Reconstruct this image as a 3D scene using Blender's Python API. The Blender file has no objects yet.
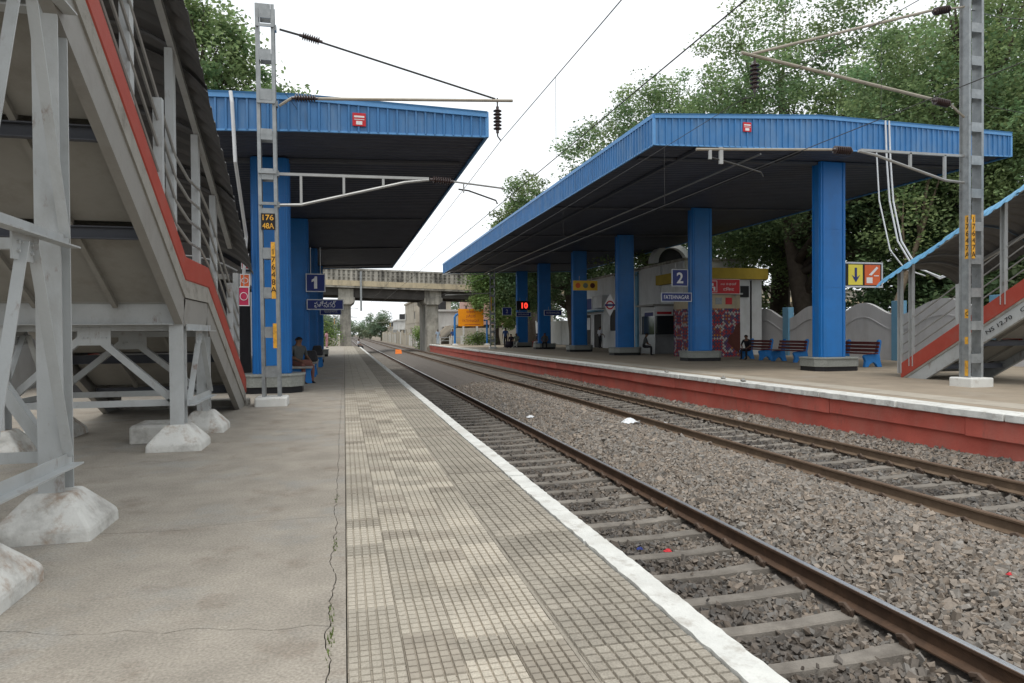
import bpy, bmesh, math, random
import numpy as np
from mathutils import Vector, Matrix
random.seed(7); RNG = np.random.default_rng(7)
S = bpy.context.scene
COL = S.collection
PI = math.pi
R = math.radians

# ---------------------------------------------------------------- camera
cam_d = bpy.data.cameras.new('camera'); cam = bpy.data.objects.new('camera', cam_d); COL.objects.link(cam)
cam_d.lens = 24; cam_d.sensor_width = 36; cam_d.clip_start = .05; cam_d.clip_end = 5000
cam.matrix_world = Matrix.Translation((0, 0, 1.3)) @ Matrix.Rotation(R(-13.8), 4, 'Z') @ Matrix.Rotation(R(90 - .73), 4, 'X') @ Matrix.Rotation(R(-.4), 4, 'Z')
S.camera = cam
# ---------------------------------------------------------------- world: overcast sky
SUN_EL, SUN_AZ = 68, 205          # azimuth the light comes from, clockwise from +Y
W = bpy.data.worlds.new('World'); S.world = W; W.use_nodes = True
nt = W.node_tree; N = nt.nodes; L = nt.links
for n in list(N): N.remove(n)
out = N.new('ShaderNodeOutputWorld'); bg = N.new('ShaderNodeBackground'); L.new(bg.outputs[0], out.inputs[0])
sky = N.new('ShaderNodeTexSky'); sky.sky_type = 'NISHITA'; sky.sun_disc = False
sky.sun_elevation = R(SUN_EL); sky.sun_rotation = R(SUN_AZ); sky.dust_density = 4.0
tc = N.new('ShaderNodeTexCoord'); mp = N.new('ShaderNodeMapping'); mp.inputs['Scale'].default_value = (1, 1, 2.6)
L.new(tc.outputs['Generated'], mp.inputs[0])
nz = N.new('ShaderNodeTexNoise'); nz.inputs['Scale'].default_value = 1.7; nz.inputs['Detail'].default_value = 5; nz.inputs['Roughness'].default_value = .5
L.new(mp.outputs[0], nz.inputs['Vector'])
cr = N.new('ShaderNodeValToRGB'); cr.color_ramp.elements[0].position = .3; cr.color_ramp.elements[1].position = .68
cr.color_ramp.elements[0].color = (8.6, 9.35, 9.8, 1); cr.color_ramp.elements[1].color = (11.6, 11.75, 11.9, 1)   # cloud deck, in the sky texture's own bright units
L.new(nz.outputs[0], cr.inputs[0])
mx = N.new('ShaderNodeMixRGB'); mx.inputs[0].default_value = .9
L.new(sky.outputs[0], mx.inputs[1]); L.new(cr.outputs[0], mx.inputs[2]); L.new(mx.outputs[0], bg.inputs[0])
bg.inputs[1].default_value = .1
sd = bpy.data.lights.new('sun', 'SUN'); so = bpy.data.objects.new('sun', sd); COL.objects.link(so)
sd.energy = 1.5; sd.angle = R(25); sd.color = (1, .97, .92)
so.rotation_euler = (R(90 - SUN_EL), 0, R(180 - SUN_AZ)); so.location = (0, 0, 40)
S.view_settings.view_transform = 'Standard'; S.view_settings.look = 'None'; S.view_settings.exposure = .28; S.view_settings.gamma = 1
S.view_settings.use_curve_mapping = False
try: S.cycles.use_denoising = True
except Exception: pass
S.cycles.max_bounces = 6; S.cycles.diffuse_bounces = 3; S.cycles.transparent_max_bounces = 8

# ---------------------------------------------------------------- helpers
LOC = {}
def thing(name, label, cat, loc=(0, 0, 0), group=None, kind=None):
    o = bpy.data.objects.new(name, None); COL.objects.link(o); o.empty_display_size = .1
    o.location = loc; LOC[o.name] = Vector(loc)
    tag(o, label, cat, group, kind); return o
def tag(o, label=None, cat=None, group=None, kind=None):
    if label: o['label'] = label
    if cat: o['category'] = cat
    if group: o['group'] = group
    if kind: o['kind'] = kind
    return o
def rect(w, h): return [(-w/2, -h/2), (w/2, -h/2), (w/2, h/2), (-w/2, h/2)]
def circ(r, n=8): return [(r*math.cos(2*PI*i/n), r*math.sin(2*PI*i/n)) for i in range(n)]
def Lp(w, t=.01): return [(0, 0), (w, 0), (w, t), (t, t), (t, w), (0, w)]
def Cp(h, b, t=.012): return [(0, -h/2), (b, -h/2), (b, -h/2+t), (t, -h/2+t), (t, h/2-t), (b, h/2-t), (b, h/2), (0, h/2)]
def Ip(h, b, t=.014): return [(-b/2, -h/2), (b/2, -h/2), (b/2, -h/2+t), (t/2, -h/2+t), (t/2, h/2-t), (b/2, h/2-t), (b/2, h/2), (-b/2, h/2), (-b/2, h/2-t), (-t/2, h/2-t), (-t/2, -h/2+t), (-b/2, -h/2+t)]
class MB:
    def __init__(s): s.v = []; s.f = []
    def add(s, v, f):
        k = len(s.v); s.v += [tuple(p) for p in v]; s.f += [tuple(i+k for i in q) for q in f]; return s
    def box(s, x0, x1, y0, y1, z0, z1):
        return s.add([(x0,y0,z0),(x1,y0,z0),(x1,y1,z0),(x0,y1,z0),(x0,y0,z1),(x1,y0,z1),(x1,y1,z1),(x0,y1,z1)],
                     [(0,3,2,1),(4,5,6,7),(0,1,5,4),(1,2,6,5),(2,3,7,6),(3,0,4,7)])
    def bar(s, p0, p1, prof, up=(0, 0, 1), cap=True):
        p0 = Vector(p0); p1 = Vector(p1); d = (p1-p0).normalized(); u = Vector(up)
        if abs(d.dot(u)) > .98: u = Vector((0, 1, 0))
        sd_ = d.cross(u).normalized(); u = sd_.cross(d)
        n = len(prof); v = []
        for p in (p0, p1): v += [tuple(p + sd_*a + u*b) for a, b in prof]
        f = [(i, (i+1) % n, n+(i+1) % n, n+i) for i in range(n)]
        if cap: f += [tuple(range(n))[::-1], tuple(range(n, 2*n))]
        return s.add(v, f)
    def tube(s, pts, r, n=8, cap=True):
        pts = [Vector(p) for p in pts]; m = len(pts); v = []; f = []
        rs = r if isinstance(r, (list, tuple)) else [r]*m
        ref = None
        for i, p in enumerate(pts):
            d = (pts[min(i+1, m-1)] - pts[max(i-1, 0)]).normalized()
            if ref is None:
                ref = d.orthogonal().normalized()
            else:
                ref = (ref - d*ref.dot(d))
                ref = ref.normalized() if ref.length > 1e-5 else d.orthogonal().normalized()
            b = d.cross(ref)
            v += [tuple(p + (ref*math.cos(2*PI*k/n) + b*math.sin(2*PI*k/n))*rs[i]) for k in range(n)]
        for i in range(m-1):
            for k in range(n): f.append((i*n+k, i*n+(k+1) % n, (i+1)*n+(k+1) % n, (i+1)*n+k))
        if cap: f += [tuple(range(n))[::-1], tuple(range((m-1)*n, m*n))]
        return s.add(v, f)
    def prism(s, poly, axis, a, b):          # poly in the two other axes (order x,y,z)
        n = len(poly); v = []
        for t in (a, b):
            for p, q in poly: v.append({'x': (t, p, q), 'y': (p, t, q), 'z': (p, q, t)}[axis])
        return s.add(v, [(i, (i+1) % n, n+(i+1) % n, n+i) for i in range(n)] + [tuple(range(n))[::-1], tuple(range(n, 2*n))])
    def frustum(s, cx, cy, z0, z1, wx0, wy0, wx1, wy1, zlip=0):
        r = lambda wx, wy, z: [(cx-wx/2, cy-wy/2, z), (cx+wx/2, cy-wy/2, z), (cx+wx/2, cy+wy/2, z), (cx-wx/2, cy+wy/2, z)]
        v = r(wx0, wy0, z0) + r(wx0*.985, wy0*.985, z0+zlip) + r(wx1, wy1, z1)
        f = [(3, 2, 1, 0), (8, 9, 10, 11)]
        for k in (0, 4): f += [(k+i, k+(i+1) % 4, k+4+(i+1) % 4, k+4+i) for i in range(4)]
        return s.add(v, f)
    def lathe(s, prof, c, n=12, axis=(0, 0, 1)):
        ax = Vector(axis).normalized(); e1 = ax.orthogonal().normalized(); e2 = ax.cross(e1); c = Vector(c); v = []; f = []
        for r, h in prof: v += [tuple(c + ax*h + (e1*math.cos(2*PI*k/n)+e2*math.sin(2*PI*k/n))*r) for k in range(n)]
        for i in range(len(prof)-1):
            for k in range(n): f.append((i*n+k, i*n+(k+1) % n, (i+1)*n+(k+1) % n, (i+1)*n+k))
        return s.add(v, f + [tuple(range(n))[::-1], tuple(range((len(prof)-1)*n, len(prof)*n))])
    def build(s, name, mat, parent=None, bevel=0, smooth=False, label=None, segs=1, fixn=True):
        o0 = Vector((0, 0, 0))
        p = parent
        while p is not None:
            o0 = o0 + LOC.get(p.name, Vector((0, 0, 0))); p = p.parent
        me = bpy.data.meshes.new(name)
        me.from_pydata([(a-o0.x, b-o0.y, c-o0.z) for a, b, c in s.v], [], s.f)
        if bevel or fixn:
            bm = bmesh.new(); bm.from_mesh(me)
            if fixn: bmesh.ops.recalc_face_normals(bm, faces=bm.faces[:])
            if bevel:
                es = [e for e in bm.edges if len(e.link_faces) == 2 and e.calc_face_angle(0) > .5]
                bmesh.ops.bevel(bm, geom=es, offset=bevel, segments=segs, affect='EDGES', profile=.5, clamp_overlap=True)
            bm.to_mesh(me); bm.free()
        if smooth: me.shade_smooth()
        me.materials.append(M[mat] if isinstance(mat, str) else mat)
        o = bpy.data.objects.new(name, me); COL.objects.link(o)
        if parent: o.parent = parent
        if label: o['label'] = label
        return o
def copy_tree(o, parent=None, dloc=None):
    c = o.copy(); COL.objects.link(c); c.parent = parent
    if dloc is not None: c.location = Vector(o.location) + Vector(dloc)
    LOC[c.name] = Vector(c.location)
    for ch in o.children: copy_tree(ch, c)
    return c

# ---------------------------------------------------------------- materials
M = {}
def pm(name, c, var=.15, scale=3., rough=.75, bump=0, bscale=60., dirt=None, metal=0., spec=.3, rand=0., dirt2=None, stretch=None, emit=None, attr=None, trans=0.):
    m = bpy.data.materials.new(name); m.use_nodes = True; nt = m.node_tree; N = nt.nodes; L = nt.links
    b = N['Principled BSDF']; b.inputs['Roughness'].default_value = rough; b.inputs['Metallic'].default_value = metal
    b.inputs['Specular IOR Level'].default_value = spec
    g = N.new('ShaderNodeNewGeometry'); pos = g.outputs['Position']
    if stretch:
        mpn = N.new('ShaderNodeMapping'); mpn.inputs['Scale'].default_value = stretch; L.new(pos, mpn.inputs[0]); pos = mpn.outputs[0]
    n1 = N.new('ShaderNodeTexNoise'); n1.inputs['Scale'].default_value = scale; n1.inputs['Detail'].default_value = 7; n1.inputs['Roughness'].default_value = .62
    L.new(pos, n1.inputs['Vector'])
    r = N.new('ShaderNodeMapRange'); r.inputs[1].default_value = .28; r.inputs[2].default_value = .72
    r.inputs[3].default_value = 1-var; r.inputs[4].default_value = 1+var; L.new(n1.outputs[0], r.inputs[0])
    val = r.outputs[0]
    if rand:
        oi = N.new('ShaderNodeObjectInfo'); rr = N.new('ShaderNodeMapRange'); rr.inputs[3].default_value = 1-rand; rr.inputs[4].default_value = 1+rand
        L.new(oi.outputs['Random'], rr.inputs[0]); mu = N.new('ShaderNodeMath'); mu.operation = 'MULTIPLY'
        L.new(val, mu.inputs[0]); L.new(rr.outputs[0], mu.inputs[1]); val = mu.outputs[0]
    col = N.new('ShaderNodeMixRGB'); col.blend_type = 'MULTIPLY'; col.inputs[0].default_value = 1; col.inputs[1].default_value = (*c, 1)
    if attr:
        at_ = N.new('ShaderNodeAttribute'); at_.attribute_name = attr; L.new(at_.outputs['Color'], col.inputs[1])
    L.new(val, col.inputs[2]); cur = col.outputs[0]
    for k, d in enumerate((dirt, dirt2)):
        if not d: continue
        dc, ds, lo, hi, amt = d[:5]
        n2 = N.new('ShaderNodeTexNoise'); n2.inputs['Scale'].default_value = ds; n2.inputs['Detail'].default_value = 8; n2.inputs['Roughness'].default_value = .7
        if len(d) > 5:
            mp2 = N.new('ShaderNodeMapping'); mp2.inputs['Scale'].default_value = d[5]; mp2.inputs['Location'].default_value = (3.1*k+1, 5.7, 2.2)
            L.new(g.outputs['Position'], mp2.inputs[0]); L.new(mp2.outputs[0], n2.inputs['Vector'])
        else: L.new(g.outputs['Position'], n2.inputs['Vector'])
        r2 = N.new('ShaderNodeMapRange'); r2.inputs[1].default_value = lo; r2.inputs[2].default_value = hi; r2.inputs[4].default_value = amt
        L.new(n2.outputs[0], r2.inputs[0]); m2 = N.new('ShaderNodeMixRGB'); m2.inputs[2].default_value = (*dc, 1)
        L.new(r2.outputs[0], m2.inputs[0]); L.new(cur, m2.inputs[1]); cur = m2.outputs[0]
    L.new(cur, b.inputs['Base Color'])
    if bump:
        n3 = N.new('ShaderNodeTexNoise'); n3.inputs['Scale'].default_value = bscale; n3.inputs['Detail'].default_value = 5
        L.new(g.outputs['Position'], n3.inputs['Vector']); bp = N.new('ShaderNodeBump'); bp.inputs['Strength'].default_value = bump; bp.inputs['Distance'].default_value = .02
        L.new(n3.outputs[0], bp.inputs['Height']); L.new(bp.outputs[0], b.inputs['Normal'])
    if emit:
        b.inputs['Emission Color'].default_value = (*emit[0], 1); b.inputs['Emission Strength'].default_value = emit[1]
    if trans:
        t = N.new('ShaderNodeBsdfTranslucent'); L.new(cur, t.inputs[0]); ms = N.new('ShaderNodeMixShader'); ms.inputs[0].default_value = trans
        L.new(b.outputs[0], ms.inputs[1]); L.new(t.outputs[0], ms.inputs[2]); L.new(ms.outputs[0], N['Material Output'].inputs[0])
    M[name] = m; return m
BR = (.16, .09, .05)
pm('ground', (.2, .17, .13), .3, .4, .95, .4, 8)
pm('concrete', (.335, .30, .252), .17, 2.6, .9, .45, 160, ((.31, .305, .285), .75, .52, .62, .6), rand=.04, dirt2=((.19, .145, .11), 2.3, .55, .70, .55))
def grain(name, sc, amt):
    m = M[name]; N = m.node_tree.nodes; L = m.node_tree.links; b = N['Principled BSDF']; src = b.inputs['Base Color'].links[0].from_socket
    g_ = N.new('ShaderNodeNewGeometry'); n_ = N.new('ShaderNodeTexNoise'); n_.inputs['Scale'].default_value = sc; n_.inputs['Detail'].default_value = 3; L.new(g_.outputs['Position'], n_.inputs['Vector'])
    r_ = N.new('ShaderNodeMapRange'); r_.inputs[1].default_value = .3; r_.inputs[2].default_value = .7; r_.inputs[3].default_value = 1-amt; r_.inputs[4].default_value = 1+amt; L.new(n_.outputs[0], r_.inputs[0])
    x_ = N.new('ShaderNodeMixRGB'); x_.blend_type = 'MULTIPLY'; x_.inputs[0].default_value = 1; L.new(src, x_.inputs[1]); L.new(r_.outputs[0], x_.inputs[2]); L.new(x_.outputs[0], b.inputs['Base Color'])
grain('concrete', 75, .22)
pm('joint', (.05, .045, .035), .3, 12, .95, dirt=((.06, .09, .02), 5, .58, .66, .8))
pm('tile', (.41, .37, .305), .10, 9, .85, .12, 160, ((.22, .185, .14), 1.6, .5, .74, .6), rand=.19)
pm('tile_dark', (.31, .275, .225), .18, 7, .9, .2, 140, rand=.14)
pm('slab', (.31, .28, .232), .16, 6, .9, .2, 150, ((.16, .14, .11), 2.2, .5, .72, .6), rand=.12)
pm('white_line', (.62, .62, .585), .12, 6, .9, .3, 90, ((.34, .31, .27), 7, .52, .68, .7), dirt2=((.42, .40, .36), 1.6, .5, .7, .6))
pm('white_paint', (.66, .66, .63), .07, 5, .8, .15, 60, ((.30, .24, .17), 4, .56, .75, .7))
pm('pedestal', (.60, .59, .555), .10, 4, .9, .25, 50, ((.30, .20, .13), 4.2, .52, .66, .8), dirt2=((.30, .285, .26), 3, .47, .66, .75))
pm('wall_white', (.60, .61, .61), .08, 1.5, .9, .1, 40, ((.36, .35, .32), 1.2, .5, .8, .6, (1, 1, .35)))
pm('wall_grey', (.56, .56, .57), .08, 1.5, .9, .1, 40, ((.38, .37, .36), 1.5, .5, .8, .6, (1, 1, .35)))
pm('fascia', (.040, .165, .375), .14, 1.6, .45, 0, dirt=((.15, .25, .38), 2.2, .48, .72, .6, (1, 1, .25)), spec=.5, dirt2=((.06, .10, .16), 3, .58, .72, .6, (1, 1, .12)))
pm('trim', (.09, .27, .54), .10, 2, .45, spec=.5, dirt=((.3, .36, .42), 3, .6, .75, .5))
pm('blue_col', (.005, .145, .44), .12, 1.5, .42, spec=.5, dirt=((.015, .12, .33), 2.0, .48, .72, .6, (1, 1, .18)), dirt2=((.05, .15, .36), 5, .60, .72, .5, (1, 1, .5)))
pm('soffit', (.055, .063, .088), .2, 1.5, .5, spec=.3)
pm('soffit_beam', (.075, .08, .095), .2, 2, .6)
pm('granite', (.24, .25, .23), .22, 30, .5, .05, 200, ((.16, .16, .15), 4, .5, .7, .5))
pm('black', (.012, .012, .014), .2, 5, .5)
pm('steel_grey', (.41, .425, .425), .10, 2.5, .5, .05, 60, ((.22, .20, .17), 2.4, .5, .75, .55, (1, 1, .5)), metal=.0, spec=.5, dirt2=((.15, .075, .04), 6, .60, .70, .65, (1, 1, .4)))
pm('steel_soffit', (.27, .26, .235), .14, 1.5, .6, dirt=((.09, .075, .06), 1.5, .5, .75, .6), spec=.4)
pm('stringer_web', (.27, .26, .24), .14, 2, .6, dirt=((.13, .115, .1), 2, .5, .75, .6), spec=.4)
pm('stringer_conc', (.30, .285, .255), .15, 5, .85, .25, 60, ((.13, .11, .09), 4, .52, .68, .7))
pm('red_paint', (.37, .062, .042), .12, 3, .65, .15, 50, ((.25, .10, .08), 3, .5, .72, .6))
pm('red_wall', (.52, .12, .088), .16, 1.4, .85, .35, 22, ((.46, .17, .135), 1.3, .45, .70, .8, (1, 1, .5)), dirt2=((.20, .10, .08), 3.5, .58, .72, .6, (1, 1, .4)))
pm('roof_under', (.10, .10, .10), .16, 1.6, .55, dirt=((.10, .085, .065), 2, .55, .75, .5), spec=.4)
pm('roof_lightblue', (.13, .33, .52), .12, 2, .5, dirt=((.35, .42, .48), 3, .58, .75, .6), spec=.4)
pm('galv', (.27, .285, .29), .22, 6, .45, .03, 60, ((.40, .41, .41), 5, .5, .7, .5), metal=.35, dirt2=((.10, .09, .08), 7, .62, .72, .5))
pm('tube_steel', (.34, .34, .33), .12, 5, .4, metal=.4)
pm('tube_tan', (.33, .295, .24), .15, 5, .5, metal=.2)
pm('insulator', (.045, .028, .026), .2, 8, .25, spec=.6)
pm('wire', (.06, .058, .055), .2, 3, .5, metal=.5)
pm('rail_side', (.085, .052, .034), .22, 6, .8, .15, 90, ((.15, .085, .05), 4, .5, .7, .6))
pm('rail_side_tan', (.15, .105, .07), .22, 6, .85, .15, 90, ((.09, .055, .035), 4, .5, .7, .6))
pm('rail_head', (.55, .57, .60), .05, 3, .32, metal=.75)
pm('rail_head_dull', (.15, .10, .07), .15, 10, .6, metal=.2)
grain('tile', 120, .16); grain('slab', 100, .2)
pm('sleeper', (.205, .185, .16), .2, 5, .92, .35, 60, ((.12, .105, .09), 2.4, .48, .68, .7), rand=.15)
pm('clip', (.10, .07, .052), .3, 20, .8)
pm('stone', (.2, .18, .16), .18, 30, .92, attr='tint')
pm('ballast_bed', (.105, .092, .08), .35, 9, .95, .9, 14, dirt=((.19, .165, .145), 22, .45, .62, .8))
pm('plat2', (.30, .25, .19), .14, 1.1, .9, .15, 90, ((.20, .17, .13), .8, .5, .72, .6), dirt2=((.36, .33, .28), .6, .56, .7, .5))
pm('plat2_strip', (.38, .34, .28), .12, 2.2, .9, .15, 90, ((.24, .20, .16), 1.3, .5, .72, .6))
pm('sign_blue', (.012, .026, .16), .06, 4, .4)
pm('sign_white', (.70, .70, .70), .05, 4, .5)
pm('sign_frame', (.50, .52, .56), .08, 4, .4)
pm('sign_red', (.50, .022, .03), .08, 4, .4)
pm('sign_pink', (.42, .03, .08), .08, 4, .4)
pm('sign_yellow', (.72, .45, .05), .08, 4, .5)
pm('sign_orange', (.85, .30, .01), .06, 2, .5)
pm('plate_yellow', (.70, .36, .04), .2, 20, .6, dirt=((.32, .16, .05), 14, .5, .65, .7))
pm('sign_lemon', (.70, .60, .08), .06, 4, .5)
pm('sign_tomato', (.62, .12, .035), .06, 4, .5)
pm('led_case', (.01, .01, .012), .1, 4, .4)
pm('led', (.3, .01, .01), .0, 4, .5, emit=((1, .05, .03), 1.4))
pm('bench_blue', (.02, .17, .47), .12, 5, .6, dirt=((.16, .22, .28), 6, .58, .72, .6))
pm('bench_wood', (.115, .026, .024), .25, 9, .6, dirt=((.06, .03, .025), 6, .5, .7, .6))
pm('slab_grey', (.26, .25, .23), .15, 12, .7)
pm('limb', (.20, .155, .11), .3, 5, .9, .6, 20)
pm('bark', (.075, .06, .047), .3, 4, .95, .8, 18)
pm('leaf', (.06, .1, .03), .12, 8, .6, attr='tint', trans=.42, spec=.25)
pm('old_concrete', (.38, .36, .315), .2, .8, .92, .3, 12, ((.075, .072, .066), 1.1, .45, .66, .85, (1, 1, .16)), dirt2=((.045, .044, .04), .35, .5, .68, .7))
pm('cream_band', (.46, .39, .27), .12, 1.2, .9, .2, 12, ((.18, .16, .13), 1.1, .5, .7, .7, (1, 1, .3)))
pm('girder', (.07, .065, .06), .3, 1, .9)
pm('house_cream', (.42, .38, .31), .15, .5, .9, dirt=((.20, .175, .14), .6, .48, .7, .7, (1, 1, .3)))
pm('house_white', (.55, .55, .53), .1, .5, .9, dirt=((.30, .28, .25), .7, .5, .72, .6, (1, 1, .3)))
pm('house_pink', (.45, .29, .24), .12, .5, .9, dirt=((.28, .2, .17), .6, .5, .7, .6, (1, 1, .3)))
pm('dark_open', (.018, .018, .02), .2, 4, .6)
pm('glass', (.03, .035, .04), .1, 2, .08, spec=.8)
pm('rust', (.14, .075, .045), .3, 2, .9)
pm('pillar_blue', (.17, .36, .52), .1, 2, .8, dirt=((.35, .40, .44), 2, .55, .72, .6))
pm('ochre', (.38, .27, .04), .15, 2, .8)
pm('steel_pipe', (.36, .37, .38), .1, 4, .3, metal=.6)
pm('pvc', (.62, .63, .64), .06, 4, .45)
pm('plastic_white', (.70, .72, .74), .05, 8, .4)
pm('orange_sheet', (.75, .19, .03), .15, 6, .7)
pm('corten', (.10, .028, .02), .2, 4, .7)
pm('mixed_dark', (.035, .034, .036), .4, 3, .8)
for nm, c in dict(skin=(.16, .085, .055), hair=(.008, .007, .007), shirt_white=(.55, .56, .6), shirt_grey=(.075, .08, .08), shirt_black=(.012, .012, .016), shirt_green=(.16, .19, .14),
                  trousers_dark=(.018, .018, .022), trousers_white=(.5, .5, .48), lungi=(.17, .075, .06), dress_dark=(.02, .014, .025), shirt_pink=(.52, .28, .32), shirt_blue=(.32, .40, .5), shirt_navy=(.03, .06, .16), red_cloth=(.3, .05, .05)).items():
    pm(nm, c, .12, 12, .85)
def patt():
    m = bpy.data.materials.new('pattern'); m.use_nodes = True; nt = m.node_tree; N = nt.nodes; L = nt.links; b = N['Principled BSDF']
    g = N.new('ShaderNodeNewGeometry'); sx = N.new('ShaderNodeSeparateXYZ'); L.new(g.outputs['Position'], sx.inputs[0])
    def math_(op, a, b_):
        n = N.new('ShaderNodeMath'); n.operation = op
        for i, q in enumerate((a, b_)):
            if isinstance(q, (int, float)): n.inputs[i].default_value = q
            else: L.new(q, n.inputs[i])
        return n.outputs[0]
    h = math_('ADD', sx.outputs[0], sx.outputs[1])
    a = math_('MULTIPLY', math_('ADD', h, sx.outputs[2]), 6.3); c = math_('MULTIPLY', math_('SUBTRACT', h, sx.outputs[2]), 6.3)
    fa = math_('FLOOR', a, 0); fc = math_('FLOOR', c, 0)
    cb = N.new('ShaderNodeCombineXYZ'); L.new(fa, cb.inputs[0]); L.new(fc, cb.inputs[1])
    wn = N.new('ShaderNodeTexWhiteNoise'); wn.noise_dimensions = '3D'; L.new(cb.outputs[0], wn.inputs['Vector'])
    # the print repeats as large lozenges
    big = math_('PINGPONG', fa, 4); big2 = math_('PINGPONG', fc, 4); s_ = math_('ADD', math_('MULTIPLY', math_('ADD', big, big2), .11), math_('MULTIPLY', wn.outputs['Value'], .07))
    rp = N.new('ShaderNodeValToRGB'); rp.color_ramp.interpolation = 'CONSTANT'; e = rp.color_ramp.elements
    e[0].color = (.30, .02, .03, 1); e[1].position = .2; e[1].color = (.05, .04, .12, 1)
    for p, cc in ((.34, (.36, .03, .05, 1)), (.46, (.42, .38, .36, 1)), (.58, (.09, .05, .14, 1)), (.68, (.42, .13, .03, 1)), (.78, (.2, .02, .06, 1)), (.9, (.3, .3, .34, 1))):
        k = e.new(p); k.color = cc
    L.new(s_, rp.inputs[0])
    fr = math_('MINIMUM', math_('FRACT', a, 0), math_('FRACT', c, 0)); ln = math_('LESS_THAN', fr, .14)
    mixn = N.new('ShaderNodeMixRGB'); L.new(ln, mixn.inputs[0]); L.new(rp.outputs[0], mixn.inputs[1]); mixn.inputs[2].default_value = (.04, .012, .02, 1)
    L.new(mixn.outputs[0], b.inputs['Base Color']); b.inputs['Roughness'].default_value = .6; M['pattern'] = m
patt()

# ---------------------------------------------------------------- text
def text(s, size, org, xd, yd, mat, parent, name='lettering', width=None, bold=0, line=1.0):
    cu = bpy.data.curves.new(name, 'FONT'); cu.body = s; cu.size = size; cu.align_x = 'CENTER'; cu.align_y = 'CENTER'; cu.extrude = .002; cu.offset = bold; cu.space_line = line
    cu.resolution_u = 3
    t = bpy.data.objects.new('tmp', cu); COL.objects.link(t); bpy.context.view_layer.update()
    me = bpy.data.meshes.new_from_object(t.evaluated_get(bpy.context.evaluated_depsgraph_get()))
    bpy.data.objects.remove(t); bpy.data.curves.remove(cu)
    n = len(me.vertices)
    if n == 0: return None
    co = np.empty(n*3); me.vertices.foreach_get('co', co); co = co.reshape(-1, 3)
    c0 = (co.max(0)+co.min(0))/2; co = co-c0
    if width: co[:, 0] *= width/max(1e-6, np.ptp(co[:, 0]))
    xd = Vector(xd).normalized(); yd = Vector(yd).normalized(); zd = xd.cross(yd)
    A = np.array([xd, yd, zd]); w = co@A + np.array(org) + np.array(zd)*.003
    o0 = Vector((0, 0, 0)); p = parent
    while p is not None:
        o0 = o0 + LOC.get(p.name, Vector((0, 0, 0))); p = p.parent
    me.vertices.foreach_set('co', (w - np.array(o0)).ravel()); me.materials.clear(); me.materials.append(M[mat]); me.update()
    o = bpy.data.objects.new(name, me); COL.objects.link(o); o.parent = parent
    return o
FX, FZ = (1, 0, 0), (0, 0, 1)       # a sign that faces the camera side (-Y)

# ================================================================ SETTING
MB().add([(-900, -300, -1.35), (900, -300, -1.35), (900, 2500, -1.35), (-900, 2500, -1.35)], [(0, 1, 2, 3)]).build('ground', 'ground')['kind'] = 'structure'
# ---- platform one
P1 = thing('platform', 'near concrete platform with tiled walkway and white painted edge', None, (0, 0, 0), kind='structure')
Y0, Y1 = -6, 75
MB().box(-14, -.02, Y0, Y1, -1.4, -.07).box(-.02, 1.56, Y0, Y1, -1.4, -.045).build('base', 'joint', P1)
def jag(p, q, amp, n, seed):
    r = random.Random(seed); pts = []; off = 0
    for i in range(n+1):
        t = i/n; off = off*.6 + r.uniform(-amp, amp)
        k = 0 if i in (0, n) else off
        dx, dy = q[0]-p[0], q[1]-p[1]; l = math.hypot(dx, dy)
        pts.append((p[0]+dx*t - dy/l*k, p[1]+dy*t + dx/l*k))
    return pts
cracks = [(-6, -6), (.9, .9), (3.62, 3.13), (4.92, 5.02), (8.9, 8.75), (13.23, 13.22), (18.2, 18.2), (24, 24), (31, 31), (40, 40), (50, 50), (62, 62), (75, 75)]
def crackline(i):
    a, b = cracks[i]; far = min(1, 6/max(3, b))
    return jag((-14, a + (a-b)*5), (-.075, b), .03*far if 0 < i < len(cracks)-1 else 0, 160, i*3+1)
g = .003
sides = {}
for i in range(len(cracks)-1):
    lo = crackline(i); hi = crackline(i+1)
    e = jag((-.075, lo[-1][1]), (-.075, hi[-1][1]), .007 if hi[-1][1] > 20 else .011, max(4, int((hi[-1][1]-lo[-1][1])*(28 if hi[-1][1] < 20 else 8))), 50+i)
    me_ = len(e)-1; nu = len(lo); gv = []; gf = []
    for q in range(me_+1):
        t = q/me_
        for u in range(nu):
            y = (lo[u][1]+g)*(1-t)+(hi[u][1]-g)*t
            gv.append((e[q][0]-g*.6, y, 0.) if u == nu-1 else (lo[u][0], y, 0.))
    for q in range(me_):
        for u in range(nu-1): k = q*nu+u; gf.append((k, k+1, k+nu+1, k+nu))
    rim = list(range(nu)) + [q*nu+nu-1 for q in range(1, me_+1)] + [me_*nu+u for u in range(nu-2, -1, -1)] + [q*nu for q in range(me_-1, 0, -1)]
    b0 = len(gv); gv += [(gv[k][0], gv[k][1], -.069) for k in rim]
    gf += [(rim[k], b0+k, b0+(k+1) % len(rim), rim[(k+1) % len(rim)]) for k in range(len(rim))]
    MB().add(gv, gf).build('concrete_slab', 'concrete', P1, fixn=False)
    strip = [(x+g, y) for x, y in e] + [(-.005, e[-1][1]), (-.005, e[0][1])]
    MB().prism(strip, 'z', -.068, -.003).build('edge_strip', 'concrete', P1)
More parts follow.
